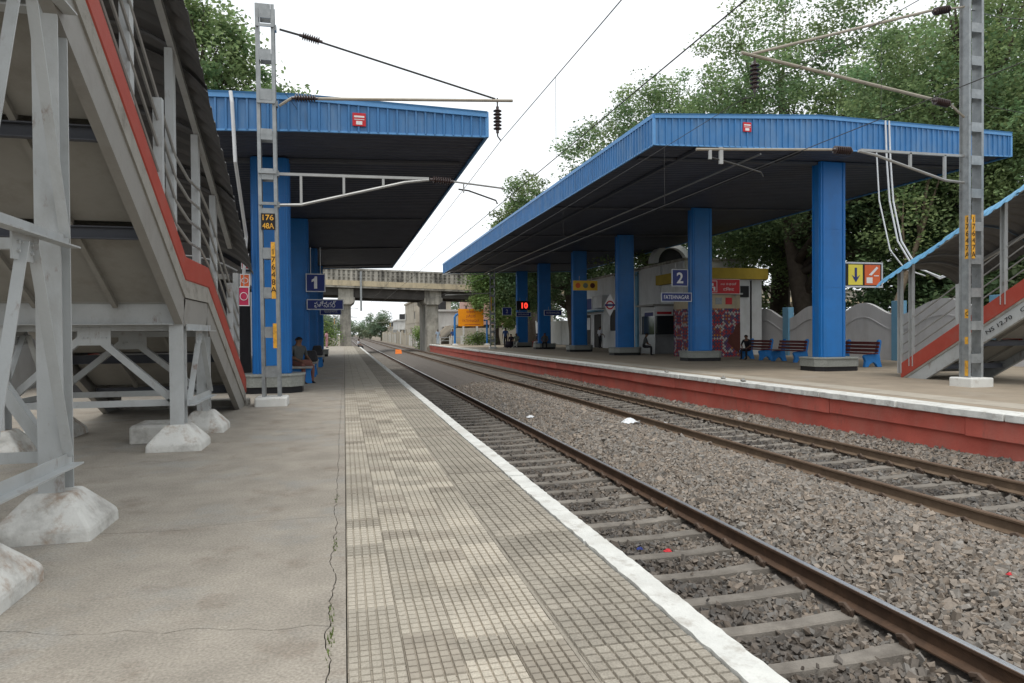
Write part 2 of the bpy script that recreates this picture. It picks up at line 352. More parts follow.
def cellplate(w, l, nx, ny, h, gap, name, mat):
    mb = MB(); t = -.012
    mb.box(-w/2, w/2, -l/2, l/2, -.04, t)
    cw, cl = w/nx, l/ny
    for i in range(nx):
        for j in range(ny):
            x0 = -w/2+i*cw+gap; x1 = x0+cw-2*gap; y0 = -l/2+j*cl+gap; y1 = y0+cl-2*gap; b = .0025
            mb.add([(x0,y0,t),(x1,y0,t),(x1,y1,t),(x0,y1,t),(x0+b,y0+b,0),(x1-b,y0+b,0),(x1-b,y1-b,0),(x0+b,y1-b,0)], [(4,5,6,7),(0,1,5,4),(1,2,6,5),(2,3,7,6),(3,0,4,7)])
    me = bpy.data.meshes.new(name); me.from_pydata(mb.v, [], mb.f); me.materials.append(M[mat]); return me
tiles = [cellplate(.223, .198, 5, 4, .01, .0032, 'tile', 'tile'), cellplate(.223, .198, 5, 4, .01, .0032, 'tile', 'tile_dark')]
slabm = cellplate(.507, .388, 8, 6, .01, .0045, 'edge_slab', 'slab')
rnd = random.Random(3)
rows = 75
for j in range(rows):
    y = 2.0 + j*.2
    for i in range(4):
        ph_ = (.0, .07, -.03, .045)[i]
        dark = rnd.random() < (.17 if i > 0 else .07)
        o = bpy.data.objects.new('tile', tiles[1 if dark else 0]); COL.objects.link(o); o.parent = P1
        o.location = (.112+i*.225, y + ph_, rnd.uniform(-.003, .0015)); o.rotation_euler = (rnd.uniform(-.006, .006), rnd.uniform(-.006, .006), rnd.uniform(-.006, .006))
mb = MB()
y = 2.0 + rows*.2
while y < Y1:
    for i in range(4):
        x0 = .005+i*.225; mb.box(x0, x0+.218, y-.095, y+.095, -.04, rnd.uniform(-.003, .0015))
    y += .2
for j in range(1, 40):
    yy = 2.0-j*.2
    for i in range(4): x0 = .005+i*.225; mb.box(x0, x0+.218, yy-.095, yy+.095, -.04, 0)
mb.build('tile_field', 'tile', P1)['kind'] = 'stuff'
for j in range(-14, 190):
    y = 2.05 + j*.4
    if y > Y1-.3: break
    o = bpy.data.objects.new('edge_slab', slabm); COL.objects.link(o); o.parent = P1
    o.location = (1.175, y, rnd.uniform(-.008, .004)); o.rotation_euler = (rnd.uniform(-.016, .016), rnd.uniform(-.010, .010), rnd.uniform(-.012, .012))
# painted white coping stones
wj = random.Random(9)
yy = Y0
while yy < Y1-.5:
    l = 2.0; n = 40
    a = [(1.437+wj.uniform(-.006, .006), yy+.004+(l-.008)*k/n) for k in range(n+1)]; b_ = [(1.578+wj.uniform(-.005, .005), yy+.004+(l-.008)*k/n) for k in range(n+1)]
    MB().prism(a + b_[::-1], 'z', -.11, .004+wj.uniform(-.003, .003)).build('coping_stone', 'white_line', P1); yy += l
MB().box(.9015, .918, Y0, Y1, -.044, -.009).build('mortar_strip', 'slab', P1)
MB().box(1.35, 1.53, Y0, Y1, -1.4, -.111).build('platform_wall', 'red_wall', P1)
# ---- platform two
Z2 = .05
P2 = thing('platform', 'far platform with brick red side wall and white coping', None, (0, 0, 0), kind='structure')
MB().box(9.85, 60, -8, 78, -1.4, Z2).build('base', 'plat2', P2)
MB().box(10.25, 10.95, -8, 78, Z2-.05, Z2+.005).build('pale_strip', 'plat2_strip', P2)
MB().box(9.52, 9.87, -8, 78, -1.4, -.36).build('lower_wall', 'red_wall', P2)
k = -8
wj = random.Random(4)
while k < 77.5:
    dx = wj.uniform(-.02, .02)
    ln = min(wj.choice([1.3, 2.2, 3.1, 4.4]), 78-k)
    MB().box(9.45+dx*.6, 9.9, k+.005, k+ln-.005, -.36+dx*.5, -.06).build('ledge_block', 'red_wall', P2, bevel=.014, segs=2); k += ln
k = -8
while k < 77.5:
    n = 14; z1 = Z2+wj.uniform(.002, .01)
    a = [(9.38+wj.uniform(-.03, .02), k+.01+1.98*q/n) for q in range(n+1)]; b_ = [(9.86, k+1.99), (9.86, k+.01)]
    MB().prism(a+b_, 'z', -.058, z1+.004).build('coping_stone', 'white_line', P2, bevel=.01); k += 2
# far end ramps of both platforms
MB().prism([(Y1, -1.4), (Y1, -.002), (Y1+9, -1.2), (Y1+9, -1.4)], 'x', -4, 1.55).build('end_ramp', 'concrete', P1)
MB().prism([(78, -1.4), (78, Z2-.002), (87, -1.2), (87, -1.4)], 'x', 9.5, 13).build('end_ramp', 'plat2', P2)

# ---- ballast bed
prof = [(1.5, -1.05), (2.2, -1.05), (3.9, -1.05), (4.15, -.99), (4.4, -.92), (5.2, -.77), (5.9, -.75), (6.55, -.82), (6.8, -.89), (7.6, -.90), (8.55, -.90), (8.8, -.83), (9.1, -.74), (9.56, -.62)]
def bedz(x, y):
    z = np.interp(x, [p[0] for p in prof], [p[1] for p in prof])
    return z - np.where(np.asarray(x) > 8.8, np.clip((np.asarray(y)-8)/10, 0, 1)*.13*np.clip((np.asarray(x)-8.8)/.6, 0, 1), 0)
ys = list(np.arange(-8, 30, 1.0)) + list(np.arange(30, 120, 5.)) + [200, 400, 900]
v = []; f = []; n = len(prof)
for y in ys:
    for x, _ in prof: v.append((x, y, float(bedz(x, y))-.03))
for i in range(len(ys)-1):
    for k in range(n-1): f.append((i*n+k, i*n+k+1, (i+1)*n+k+1, (i+1)*n+k))
bed = MB().add(v, f).build('ballast_bed', 'ballast_bed'); bed['kind'] = 'structure'
MB().add([(9.5, 78, -.95), (40, 78, -1.34), (40, 900, -1.34), (9.5, 900, -1.0)], [(0, 1, 2, 3)]).build('track_side_ground', 'ground')['kind'] = 'structure'
# ---- stones
def stones(name, specs):
    base = np.array([(x, y, z) for z in (-1, 1) for y in (-1, 1) for x in (-1, 1)], float)*.5
    quads = np.array([(0, 2, 3, 1), (4, 5, 7, 6), (0, 1, 5, 4), (1, 3, 7, 5), (3, 2, 6, 7), (2, 0, 4, 6)])
    AV = []; AC = []
    for (x0, x1, y0, y1, dens, size, colr, keep, *lift) in specs:
        n = int((x1-x0)*(y1-y0)*dens)
        x = RNG.uniform(x0, x1, n); y = RNG.uniform(y0, y1, n)
        k = keep(x, y); x, y = x[k], y[k]; n = len(x)
        z = bedz(x, y) + RNG.uniform(-.03, .004, n) + (lift[0] if lift else 0)
        sz = size*RNG.lognormal(0, .28, n)
        shp = base[None]*(1+RNG.uniform(-.30, .12, (n, 8, 1))) + RNG.uniform(-.13, .13, (n, 8, 3))
        shp = shp*np.stack([sz*RNG.uniform(.8, 1.5, n), sz*RNG.uniform(.7, 1.1, n), sz*RNG.uniform(.45, .75, n)], -1)[:, None]
        q = RNG.normal(size=(n, 4)); q /= np.linalg.norm(q, axis=1)[:, None]; w, a, b, c = q.T
        Rm = np.stack([1-2*(b*b+c*c), 2*(a*b-w*c), 2*(a*c+w*b), 2*(a*b+w*c), 1-2*(a*a+c*c), 2*(b*c-w*a), 2*(a*c-w*b), 2*(b*c+w*a), 1-2*(a*a+b*b)], -1).reshape(n, 3, 3)
        AV.append(np.einsum('nij,nkj->nki', Rm, shp) + np.stack([x, y, z], -1)[:, None])
        br = RNG.uniform(.72, 1.22, n)[:, None]; hue = RNG.uniform(-1, 1, n)[:, None]
        c = np.array(colr(x, y)).reshape(-1, 3) if callable(colr) else np.array(colr)[None]
        AC.append(np.clip(c*br*(1+hue*np.array([[.07, 0, -.07]])), 0, 1))
    V = np.concatenate(AV); Cc = np.concatenate(AC); n = len(V)
    F = (quads[None] + (np.arange(n)*8)[:, None, None]).reshape(-1, 4)
    return mesh_np(name, V.reshape(-1, 3), F, np.repeat(Cc, 8, 0), 'stone')
def mesh_np(name, V, F, tint, mat):
    me = bpy.data.meshes.new(name); nv, nf = len(V), len(F); k = F.shape[1]
    me.vertices.add(nv); me.vertices.foreach_set('co', np.ascontiguousarray(V, np.float32).ravel())
    me.loops.add(nf*k); me.loops.foreach_set('vertex_index', np.ascontiguousarray(F, np.int32).ravel())
    me.polygons.add(nf); me.polygons.foreach_set('loop_start', np.arange(0, nf*k, k, dtype=np.int32))
    try: me.polygons.foreach_set('loop_total', np.full(nf, k, dtype=np.int32))
    except Exception: pass
    me.update(calc_edges=True); 
    at_ = me.attributes.new('tint', 'FLOAT_COLOR', 'POINT')
    cc = np.ones((nv, 4), np.float32); cc[:, :3] = tint; at_.data.foreach_set('color', cc.ravel())
    me.polygons.foreach_set('use_smooth', np.zeros(nf, bool))
    me.materials.append(M[mat]); o = bpy.data.objects.new(name, me); COL.objects.link(o); return o
TR = [3.19, 7.64]; G2 = .838; ZR = [-.82, -.68]
def offrail(x, y):
    k = np.ones(len(x), bool)
    for c in TR:
        for s in (-1, 1): k &= np.abs(x-(c+s*(G2+.035))) > .085
    return k
def offsl(x, y): return offrail(x, y) & ~((np.abs(x-TR[0]) < 1.38) & (np.abs(((y-2.32+.3) % .6)-.3) < .085))
def offsl2(x, y): return offrail(x, y) & ~((np.abs(x-TR[1]) < 1.38) & (np.abs(((y-2.5+.3) % .6)-.3) < .105))
tan_ = (.238, .207, .176)
def dk1(x, y):
    w = np.exp(-((x-2.9)/.75)**2)[:, None]*.72; return np.array(tan_)*(1-w) + np.array((.062, .055, .05))*w
def dk2(x, y):
    w = (np.exp(-((x-7.64)/.45)**2)*(.5+.5*np.sin(y*2.1+np.sin(y*.7)*2)))[:, None]*.8; return np.array((.19, .168, .145))*(1-w) + np.array((.06, .054, .05))*w
near = stones('ballast_stones', [
    (4.0, 6.75, 2.4, 11, 1000, .041, tan_, offrail), (4.0, 6.75, 11, 28, 460, .05, tan_, offrail),
    (1.56, 4.0, 2.2, 9, 620, .040, dk1, offsl), (1.56, 4.0, 9, 24, 300, .040, dk1, offsl),
    (6.75, 8.6, 4.8, 14, 420, .046, dk2, offsl2), (6.75, 8.6, 14, 30, 230, .048, dk2, offsl2),
    (1.7, 4.0, 2.2, 14, 9, .03, dk1, lambda x, y: offrail(x, y) & True, .065), (6.8, 8.5, 4.8, 16, 12, .035, dk2, lambda x, y: offrail(x, y) & True, .065),
    (8.6, 9.52, 5.5, 14, 700, .043, tan_, offrail), (8.6, 9.52, 14, 32, 300, .068, tan_, offrail)])
tag(near, 'loose brown grey ballast stones around and between the tracks', 'ballast', kind='stuff')

# ---- tracks
railp = [(-.075, 0), (.075, 0), (.075, .012), (.012, .035), (.012, .122), (.036, .132), (.036, .153), (-.036, .153), (-.036, .132), (-.012, .122), (-.012, .035), (-.075, .012)]
def track(ti, label, ystart):
    cx = TR[ti]; zr = ZR[ti]; t = thing('railway_track', label, None, (cx, 0, zr-.17), kind='structure')
    for s in (-1, 1):
        x = cx+s*(G2+.036)
        r = MB().bar((x, -8, zr-.16), (x, 700, zr-.16), [(a, b) for a, b in railp]).build('rail', 'rail_side' if ti == 0 else 'rail_side_tan', t)
        m_ = MB(); m_.prism([(x-.024, zr-.0069), (x-.019, zr), (x+.019, zr), (x+.024, zr-.0069)], 'y', -8, 700); m_.build('rail_head', 'rail_head' if ti == 0 else 'rail_head_dull', r)
    # sleeper: pre-stressed concrete, waisted, with rail seats
    zs = zr-.172
    secs = [(-1.37, .0, .105), (-.62, .0, .10), (-.3, -.02, .085), (.3, -.02, .085), (.62, .0, .10), (1.37, .0, .105)]
    vv = []; ff = []
    for (x, dz, hw) in secs: vv += [(x, -hw, -.2), (x, hw, -.2), (x, hw*.8, dz), (x, -hw*.8, dz)]
    for i in range(5):
        for k in range(4): ff.append((i*4+k, i*4+(k+1) % 4, (i+1)*4+(k+1) % 4, (i+1)*4+k))
    ff += [(3, 2, 1, 0), (20, 21, 22, 23)]
    sm = MB().add(vv, ff).build('tmp_sleeper', 'sleeper', bevel=.012).data
    tmp = bpy.data.objects['tmp_sleeper']; bpy.data.objects.remove(tmp)
    cl = MB()
    for dx in (-.10, .10):
        cl.tube([(dx, -.05, .0), (dx*1.15, -.055, .035), (dx*1.15, .0, .062), (dx*1.1, .05, .045), (dx*.9, .055, .02), (dx*.75, .0, .028), (dx*.7, -.04, .02)], .016, 5)
        cl.box(dx*.85-.03, dx*.85+.03, -.035, .035, -.004, .022)
    cm = cl.build('tmp_clip', 'clip', smooth=False).data; bpy.data.objects.remove(bpy.data.objects['tmp_clip'])
    for k in range(150):
        y = ystart+k*.6
        s_ = bpy.data.objects.new('sleeper', sm); COL.objects.link(s_); s_.parent = t; s_.location = (0, y, -.002+rnd.uniform(-.016, -.004)); s_.rotation_euler = (rnd.uniform(-.02, .02), 0, rnd.uniform(-.012, .012))
        if y < 26:
            for s in (-1, 1):
                c_ = bpy.data.objects.new('rail_clip', cm); COL.objects.link(c_); c_.parent = s_; c_.location = (s*(G2+.036), 0, .004); c_.scale = (1.15, 1.2, 1.2)
    return t
track(0, 'near track with bright rail heads and dark oily ballast', 2.32)
track(1, 'far track with dull brown rails beside the red wall', 2.5)

# ================================================================ FOOTBRIDGE STAIRS
def flight_band(pts, dz0, dz1, x0, x1):
    poly = [(y, z-dz0) for y, z in pts] + [(y, z-dz1) for y, z in reversed(pts)]
    return MB().prism(poly, 'x', x0, x1)
def zline(pts, y):
    P = sorted(pts); return float(np.interp(y, [p[0] for p in P], [p[1] for p in P]))
def stairs(label, near_x, far_x, pts, roof, posts, shortposts, trestles, roofmat, rail_to, beams, group, landing=(), kh=.27, web='stringer_web'):
    """pts: top line of the painted kerb (y,z), foot first; near_x is the side facing the camera."""
    sg = 1 if far_x > near_x else -1
    st = thing('footbridge_staircase', label, 'staircase', (near_x, pts[0][0], 0), group)
    for xs, s in ((near_x, sg), (far_x, -sg)):
        flight_band(pts, 0, kh, xs, xs+s*.12).build('painted_kerb', 'red_paint', st, bevel=.012)
        lo = [p for p in pts]
        flight_band(lo, kh, .47, xs+s*.012, xs+s*.13).build('concrete_edge', 'stringer_conc', st)
        for a, b in zip(pts[:-1], pts[1:]):
            aa = (xs+s*.03, a[0], a[1]-.64); bb = (xs+s*.03, b[0], b[1]-.64)
            cp = [(q*s*(1 if b[0] < a[0] else -1)*1, r) for q, r in Cp(.315, .085, .014)]
            cl_ = MB().bar(aa, bb, [(-q, r) for q, r in cp]).build('stringer_channel', web, st)
    # steps
    lo_x, hi_x = sorted((near_x+sg*.121, far_x-sg*.121))
    for a, b in zip(pts[:-1], pts[1:]):
        slope = (b[1]-a[1])/abs(b[0]-a[0])
        if slope < .1:
            MB().box(lo_x, hi_x, min(a[0], b[0])+.01, max(a[0], b[0])-.01, a[1]-.30, a[1]-.2).build('landing_slab', 'stringer_conc', st); continue
        n = max(2, int(abs(b[0]-a[0])/.3)); d = (b[0]-a[0])/n
        for i in range(n):
            y0, y1 = sorted((a[0]+d*i, a[0]+d*(i+1))); z = a[1]+abs(d)*slope*(i+.7)-.22
            MB().box(lo_x, hi_x, y0+.002, y1-.002, z-.13, z).build('step', 'stringer_conc', st)
    # soffit panels with tee ribs between cross beams
    bl = sorted(beams)
    for y0, y1 in zip(bl[:-1], bl[1:]):
        za, zb = zline(pts, y0)-.6, zline(pts, y1)-.6; e = .05
        ka, kb = za+(zb-za)*e/(y1-y0), zb-(zb-za)*e/(y1-y0)
        p_ = MB().add([(lo_x, y0+e, ka), (hi_x, y0+e, ka), (hi_x, y1-e, kb), (lo_x, y1-e, kb), (lo_x, y0+e, ka+.012), (hi_x, y0+e, ka+.012), (hi_x, y1-e, kb+.012), (lo_x, y1-e, kb+.012)],
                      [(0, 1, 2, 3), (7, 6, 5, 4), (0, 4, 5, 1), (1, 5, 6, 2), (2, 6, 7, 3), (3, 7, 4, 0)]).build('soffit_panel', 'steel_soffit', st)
        for t in (.3, .7):
            x = lo_x+(hi_x-lo_x)*t
            MB().bar((x, y0+e, ka-.03), (x, y1-e, kb-.03), rect(.05, .055)).build('panel_rib', 'steel_soffit', p_)
    for y in bl:
        ld = any(abs(y-q) < .2 for q in landing); z = zline(pts, y)-.68
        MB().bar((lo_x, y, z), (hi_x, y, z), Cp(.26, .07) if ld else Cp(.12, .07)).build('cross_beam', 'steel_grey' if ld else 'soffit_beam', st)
    # roof: overlapping curved corrugated sheets
    (ry0, rz0), (ry1, rz1), xa, xb, rise = roof
    sl = (rz1-rz0)/(ry1-ry0)
    def roofz(y): return rz0+(y-ry0)*sl
    L_ = 1.0; step = 1 if ry1 > ry0 else -1; nsh = int(math.ceil(abs(ry1-ry0)/L_)); na = 14
    for k in range(nsh):
        ya = ry0+step*k*L_; yb = ya+step*(L_+.06); m = 36; vv = []; ff = []
        for i in range(m+1):
            y = ya+(yb-ya)*i/m; ph = (i % 8)/8; cz = (.05 if roofmat == 'roof_under' else .026)*(1 if ph in (.25, .375) else .5 if ph in (.125, .5) else 0)
            for j in range(na+1):
                t = j/na; ang = R(70)*(2*t-1); x = (xa+xb)/2+(xb-xa)/2*math.sin(ang)/math.sin(R(70)); h = rise*(math.cos(ang)-math.cos(R(70)))/(1-math.cos(R(70)))
                vv.append((x, y, roofz(y)+h+cz+.03*(k % 2)))
        for i in range(m):
            for j in range(na): q = i*(na+1)+j; ff.append((q, q+1, q+na+2, q+na+1))
        o = MB().add(vv, ff).build('roof_sheet', roofmat, st, fixn=False)
        md = o.modifiers.new('thickness', 'SOLIDIFY'); md.thickness = .004; o.data.materials.append(M['roof_under']); md.material_offset = 1 if roofmat != 'roof_under' else 0; md.offset = -1
    # purlins, posts, arches
    for xs, s in ((near_x, sg), (far_x, -sg)):
        dz = .02
        f_ = (xs+s*.08-xa)/(xb-xa); ang = math.asin(max(-1, min(1, (2*f_-1)*math.sin(R(70))))); hz = rise*(math.cos(ang)-math.cos(R(70)))/(1-math.cos(R(70)))
        ye = ry1-step*.35
        MB().bar((xs+s*.08, ry0, roofz(ry0)+hz-.045), (xs+s*.08, ye, roofz(ye)+hz-.045), rect(.07, .075)).build('purlin', 'steel_grey', st)
        for y in posts:
            MB().bar((xs+s*.06, y, zline(pts, y)-.26), (xs+s*.06, y, roofz(y)+hz-.08), Cp(.12, .085, .01), up=(0, 1, 0)).build('roof_post', 'steel_grey', st)
        for y in shortposts:
            MB().bar((xs+s*.06, y, zline(pts, y)-.2), (xs+s*.06, y, zline(pts, y)+.98), rect(.085, .085)).build('newel_post', 'steel_grey', st)
        allp = sorted(list(posts)+list(shortposts))
        for h in (.22, .48, .74, .98):
            for a, b in zip(allp[:-1], allp[1:]):
                MB().tube([(xs+s*.06, a, zline(pts, a)+h), (xs+s*.06, (a+b)/2, zline(pts, (a+b)/2)+h), (xs+s*.06, b, zline(pts, b)+h)], .017, 6).build('handrail', 'tube_steel', st)
    for y in posts:
        arc = []; am = abs(math.asin(max(-1, min(1, (2*(near_x+sg*.08-xa)/(xb-xa)-1)*math.sin(R(70))))))
        for j in range(9):
            ang = am*(2*j/8-1); x = (xa+xb)/2+(xb-xa)/2*math.sin(ang)/math.sin(R(70)); h = rise*(math.cos(ang)-math.cos(R(70)))/(1-math.cos(R(70)))
            arc.append((x, y, roofz(y)+h-.05))
        MB().tube(arc, .03, 6).build('roof_arch', 'roof_under', st)
    # trestles: four columns on concrete pedestals, chevron braced
    for (ya, yb, xi, xo, ch) in trestles:
        tops = {}
        for x in (xi, xo):
            for y in (ya, yb):
                top = zline(pts, y)-.5
                MB().bar((x, y, .27), (x, y, top), Ip(.17, .15, .014), up=(0, 1, 0)).build('column', 'steel_grey', st)
                MB().frustum(x, y, -.02, .28, .58, .58, .24, .24, .10).build('pedestal', 'pedestal', st, bevel=.02, segs=2)
        zt = [zline(pts, ya)-.6, zline(pts, yb)-.6]
        for y in (ya, yb):
            top = zline(pts, y)-.62
            MB().bar((xi, y, top), (xo, y, top), Ip(.22, .12)).build('cap_beam', 'steel_grey', st)
        for x in (xi, xo):
            s2 = .085*(1 if x == xi and sg < 0 or x == xo and sg > 0 else -1)
            for zc in ch:
                MB().bar((x+s2, ya, zc), (x+s2, yb, zc), Lp(.08, .01)).build('chord', 'steel_grey', st)
            for z0, z1 in zip(ch[:-1], ch[1:]):
                ym = (ya+yb)/2
                for yy in (ya+.08, yb-.08):
                    MB().bar((x+s2*.8, yy, z0+.06), (x+s2*.8, ym+(.06 if yy > ym else -.06), z1-.04), Lp(.062, .009), up=(1, 0, 0)).build('brace', 'steel_grey', st)
                gp = MB(); gp.box(x+s2-.006, x+s2+.006, ym-.17, ym+.17, z1-.15, z1+.02)
                go = gp.build('gusset_plate', 'steel_grey', st)
                for q in (-.11, -.06, .06, .11):
                    for w in (-.05, -.1): MB().lathe([(.011, -.02), (.011, .02)], (x+s2, ym+q, z1+w), 6, (1, 0, 0)).build('bolt', 'steel_grey', go)
        for y in (ya, yb):
            for zc in (ch[0], min(ch[1], zline(pts, y)-.85)):
                MB().bar((xi, y+.1, zc), (xo, y+.1, zc), Lp(.075, .01)).build('chord', 'steel_grey', st)
            zc = min(ch[1], zline(pts, y)-.85); xm = (xi+xo)/2
            for xx in (xi, xo):
                MB().bar((xx+(xm-xx)*.06, y+.1, ch[0]+.08), (xm+(xx-xm)*.06, y+.1, zc-.05), Lp(.075, .01), up=(0, 1, 0)).build('brace', 'steel_grey', st)
            go = MB().box(xm-.17, xm+.17, y+.094, y+.106, zc-.16, zc+.04).build('gusset_plate', 'steel_grey', st)
            for q in (-.12, -.07, .07, .12): MB().lathe([(.012, -.02), (.012, .02)], (xm+q, y+.1, zc-.07-.2*(abs(q)-.07)), 6, (0, 1, 0)).build('bolt', 'steel_grey', go)
    return st
LP = [(13.3, .50), (9.85, 2.2), (8.5, 2.2), (1.2, 6.4)]
stl = stairs('grey steel footbridge staircase with red kerbs and dark curved roof on the near platform', -1.75, -3.95, LP,
       ((.6, 7.75), (12.5, 2.36), -1.53, -4.17, .55), [3.1, 5.2, 6.73, 8.3, 9.6, 10.8, 12.9], [7.6, 11.95], [(8.55, 10.0, -1.86, -3.65, [.48, 1.35]), (3.86, 5.1, -1.86, -3.65, [.45, 1.88, 3.42])],
       'roof_under', 13, [1.6, 2.7, 3.9, 5.0, 6.1, 7.2, 8.45, 9.9, 11.0, 12.1], 'footbridge staircases', (8.45, 9.9))
MB().box(-2.5, -2.05, 8.95, 9.55, -.02, .22).build('foundation_block', 'pedestal', stl, bevel=.03)
MB().box(-3.9, -1.72, 13.3, 13.62, -.02, .12).build('foot_slab', 'stringer_conc', stl, bevel=.02)
RP = [(15.1, .42), (8.3, 4.4)]
st2 = stairs('covered footbridge staircase with light blue corrugated roof on the far platform', 14.3, 16.5, RP,
       ((7.6, 5.92), (15.25, 2.56), 13.98, 16.82, .55), [15.12, 14.75, 12.2, 9.6], [13.4, 10.9], [(8.7, 9.7, 14.42, 16.35, [.48, 1.9])],
       'roof_lightblue', 15, [8.6, 9.7, 10.8, 11.9, 13.0, 14.0], 'footbridge staircases', (), .41, 'steel_grey')
text('NS 12.70', .13, (14.318, 12.32, RP[0][1]+.585*(15.1-12.32)-.64), (0, -1, .585), (0, .585, 1), 'black', st2, width=.72)
text('CP 09.10', .13, (14.318, 11.5, RP[0][1]+.585*(15.1-11.5)-.64), (0, -1, .585), (0, .585, 1), 'black', st2, width=.72)

# ================================================================ CANOPIES
def canopy(label, prof, y0, y1, xcol, cols, colw, cold, zplat, plinth, side, zc):
    """prof: (x, ztop, zbottom) across; side: 'L' when the left long side carries the visible fascia"""
    c = thing('platform_canopy', label, 'canopy', (xcol, cols[0], zplat), 'platform canopies')
    xs = [p[0] for p in prof]
    top = lambda x: float(np.interp(x, xs, [p[1] for p in prof])); bot = lambda x: float(np.interp(x, xs, [p[2] for p in prof]))
    def fasc(along, fixed, a, b, zt, zb, nrm):
        # ribbed sheet; narrow raised rib every 0.19 m
        v = []; f = []; p = a; pts = []
        while p < b-.19:
            pts += [(p, 0), (p+.135, 0), (p+.146, .034), (p+.174, .034), (p+.185, 0)]; p += .19
        pts.append((b, 0))
        for (q, d) in pts:
            for z in (zb(q), zt(q)):
                v.append((q, fixed+nrm*d, z) if along == 'x' else (fixed+nrm*d, q, z))
        for i in range(len(pts)-1): f.append((2*i, 2*i+2, 2*i+3, 2*i+1))
        o = MB().add(v, f).build('fascia', 'fascia', c, fixn=False); md = o.modifiers.new('thickness', 'SOLIDIFY'); md.thickness = .006; md.offset = -nrm if along == 'x' else nrm
        return o
    xa, xb = xs[0], xs[-1]
    for yy, nr in ((y0, -1), (y1, 1)):
        fo = fasc('x', yy, xa, xb, lambda q: top(q)-.11, bot, nr)
        for p, q in zip(prof[:-1], prof[1:]):
            MB().bar((p[0], yy+nr*.02, p[1]-.055), (q[0], yy+nr*.02, q[1]-.055), [(-.03, -.06), (.035, -.06), (.035, .02), (.06, .055), (-.03, .055)] if nr < 0 else rect(.08, .11)).build('top_trim', 'trim', fo)
            MB().bar((p[0], yy+nr*.004, p[2]-.001), (q[0], yy+nr*.004, q[2]-.001), rect(.05, .035)).build('bottom_trim', 'trim', fo)
    for xx, nr, pr in ((xa, -1, prof[0]), (xb, 1, prof[-1])):
        fo = fasc('y', xx, y0, y1, lambda q: pr[1]-.11, lambda q: pr[2], nr)
        MB().box(xx-.04, xx+.04, y0, y1, pr[1]-.10, pr[1]+.012).build('top_trim', 'trim', fo)
        MB().box(xx-.025, xx+.025, y0, y1, pr[2]-.02, pr[2]+.02).build('bottom_trim', 'trim', fo)
        MB().box(xx-.035, xx+.035, y0-.035, y0+.035, pr[2]-.012, pr[1]-.11).build('corner_trim', 'trim', fo)
    # roof sheet and soffit
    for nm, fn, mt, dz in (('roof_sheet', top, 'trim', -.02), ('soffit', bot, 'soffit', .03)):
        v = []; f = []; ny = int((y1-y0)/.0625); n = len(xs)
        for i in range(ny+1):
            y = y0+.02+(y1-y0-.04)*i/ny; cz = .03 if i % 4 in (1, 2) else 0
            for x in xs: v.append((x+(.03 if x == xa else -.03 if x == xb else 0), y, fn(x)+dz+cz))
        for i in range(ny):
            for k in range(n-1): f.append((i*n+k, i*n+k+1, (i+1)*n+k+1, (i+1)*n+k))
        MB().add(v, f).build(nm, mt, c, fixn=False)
    for y in cols:
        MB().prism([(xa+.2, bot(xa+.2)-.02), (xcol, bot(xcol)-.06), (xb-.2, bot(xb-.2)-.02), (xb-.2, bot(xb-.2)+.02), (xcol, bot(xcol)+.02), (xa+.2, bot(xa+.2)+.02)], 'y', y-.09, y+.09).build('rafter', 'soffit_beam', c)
        zt = bot(xcol)+.01
        w, d = colw/2, cold/2
        co = MB().box(xcol-w, xcol+w, y-d, y+d, zplat+zc, zt).build('column', 'blue_col', c, bevel=.015)
        sm = MB()
        for sx in (-1, 1):
            for sy in (-1, 1):
                sm.box(xcol+sx*w-.03 if sx < 0 else xcol+w-.005, xcol-w+.005 if sx < 0 else xcol+w+.03, y+sy*(d-.07)-.02, y+sy*(d-.07)+.02, zplat+zc, zt-.01)
                sm.box(xcol+sx*(w-.09)-.02, xcol+sx*(w-.09)+.02, y+sy*d-.025, y+sy*d+.025, zplat+zc, zt-.01)
        sm.build('edge_fold', 'blue_col', co)
        for zb in (2.6, 4.4):
            MB().box(xcol-w-.008, xcol+w+.008, y-d-.008, y+d+.008, zplat+zb, zplat+zb+.02).build('seam_band', 'blue_col', co)
        # plinth: octagonal granite seat with black skirting
        px, py = plinth; k = .25
        def octo(e): return [(xcol-px-e, y-py+k), (xcol-px+k, y-py-e), (xcol+px-k, y-py-e), (xcol+px+e, y-py+k), (xcol+px+e, y+py-k), (xcol+px-k, y+py+e), (xcol-px+k, y+py+e), (xcol-px-e, y+py-k)]
        po = MB().prism(octo(0), 'z', zplat+.14, zplat+zc-.05).build('plinth', 'granite', c, bevel=.006)
        MB().prism(octo(-.03), 'z', zplat-.02, zplat+.14).build('skirting', 'black', po)
        MB().prism(octo(.025), 'z', zplat+zc-.05, zplat+zc+.003).build('plinth_top', 'granite', po, bevel=.01)
    return c
LC = canopy('blue flat roofed canopy over the near platform behind the grey staircase', [(-6.3, 5.80, 5.0), (-.85, 5.98, 5.28), (2.93, 5.90, 5.39)], 14.0, 43, -1.58, [16.3, 24.6, 32.9, 41.2], .76, .45, 0, (.68, .52), 'R', .42)
RC = canopy('large blue canopy with long ribbed fascia over the far platform', [(8.15, 7.16, 6.34), (13.3, 7.48, 6.50), (20.2, 7.42, 6.68)], 17.0, 57.4, 14.82, [18.5, 26.5, 34.6, 42.0, 50.0, 56.7], .90, .42, Z2, (.80, .60), 'L', .42)
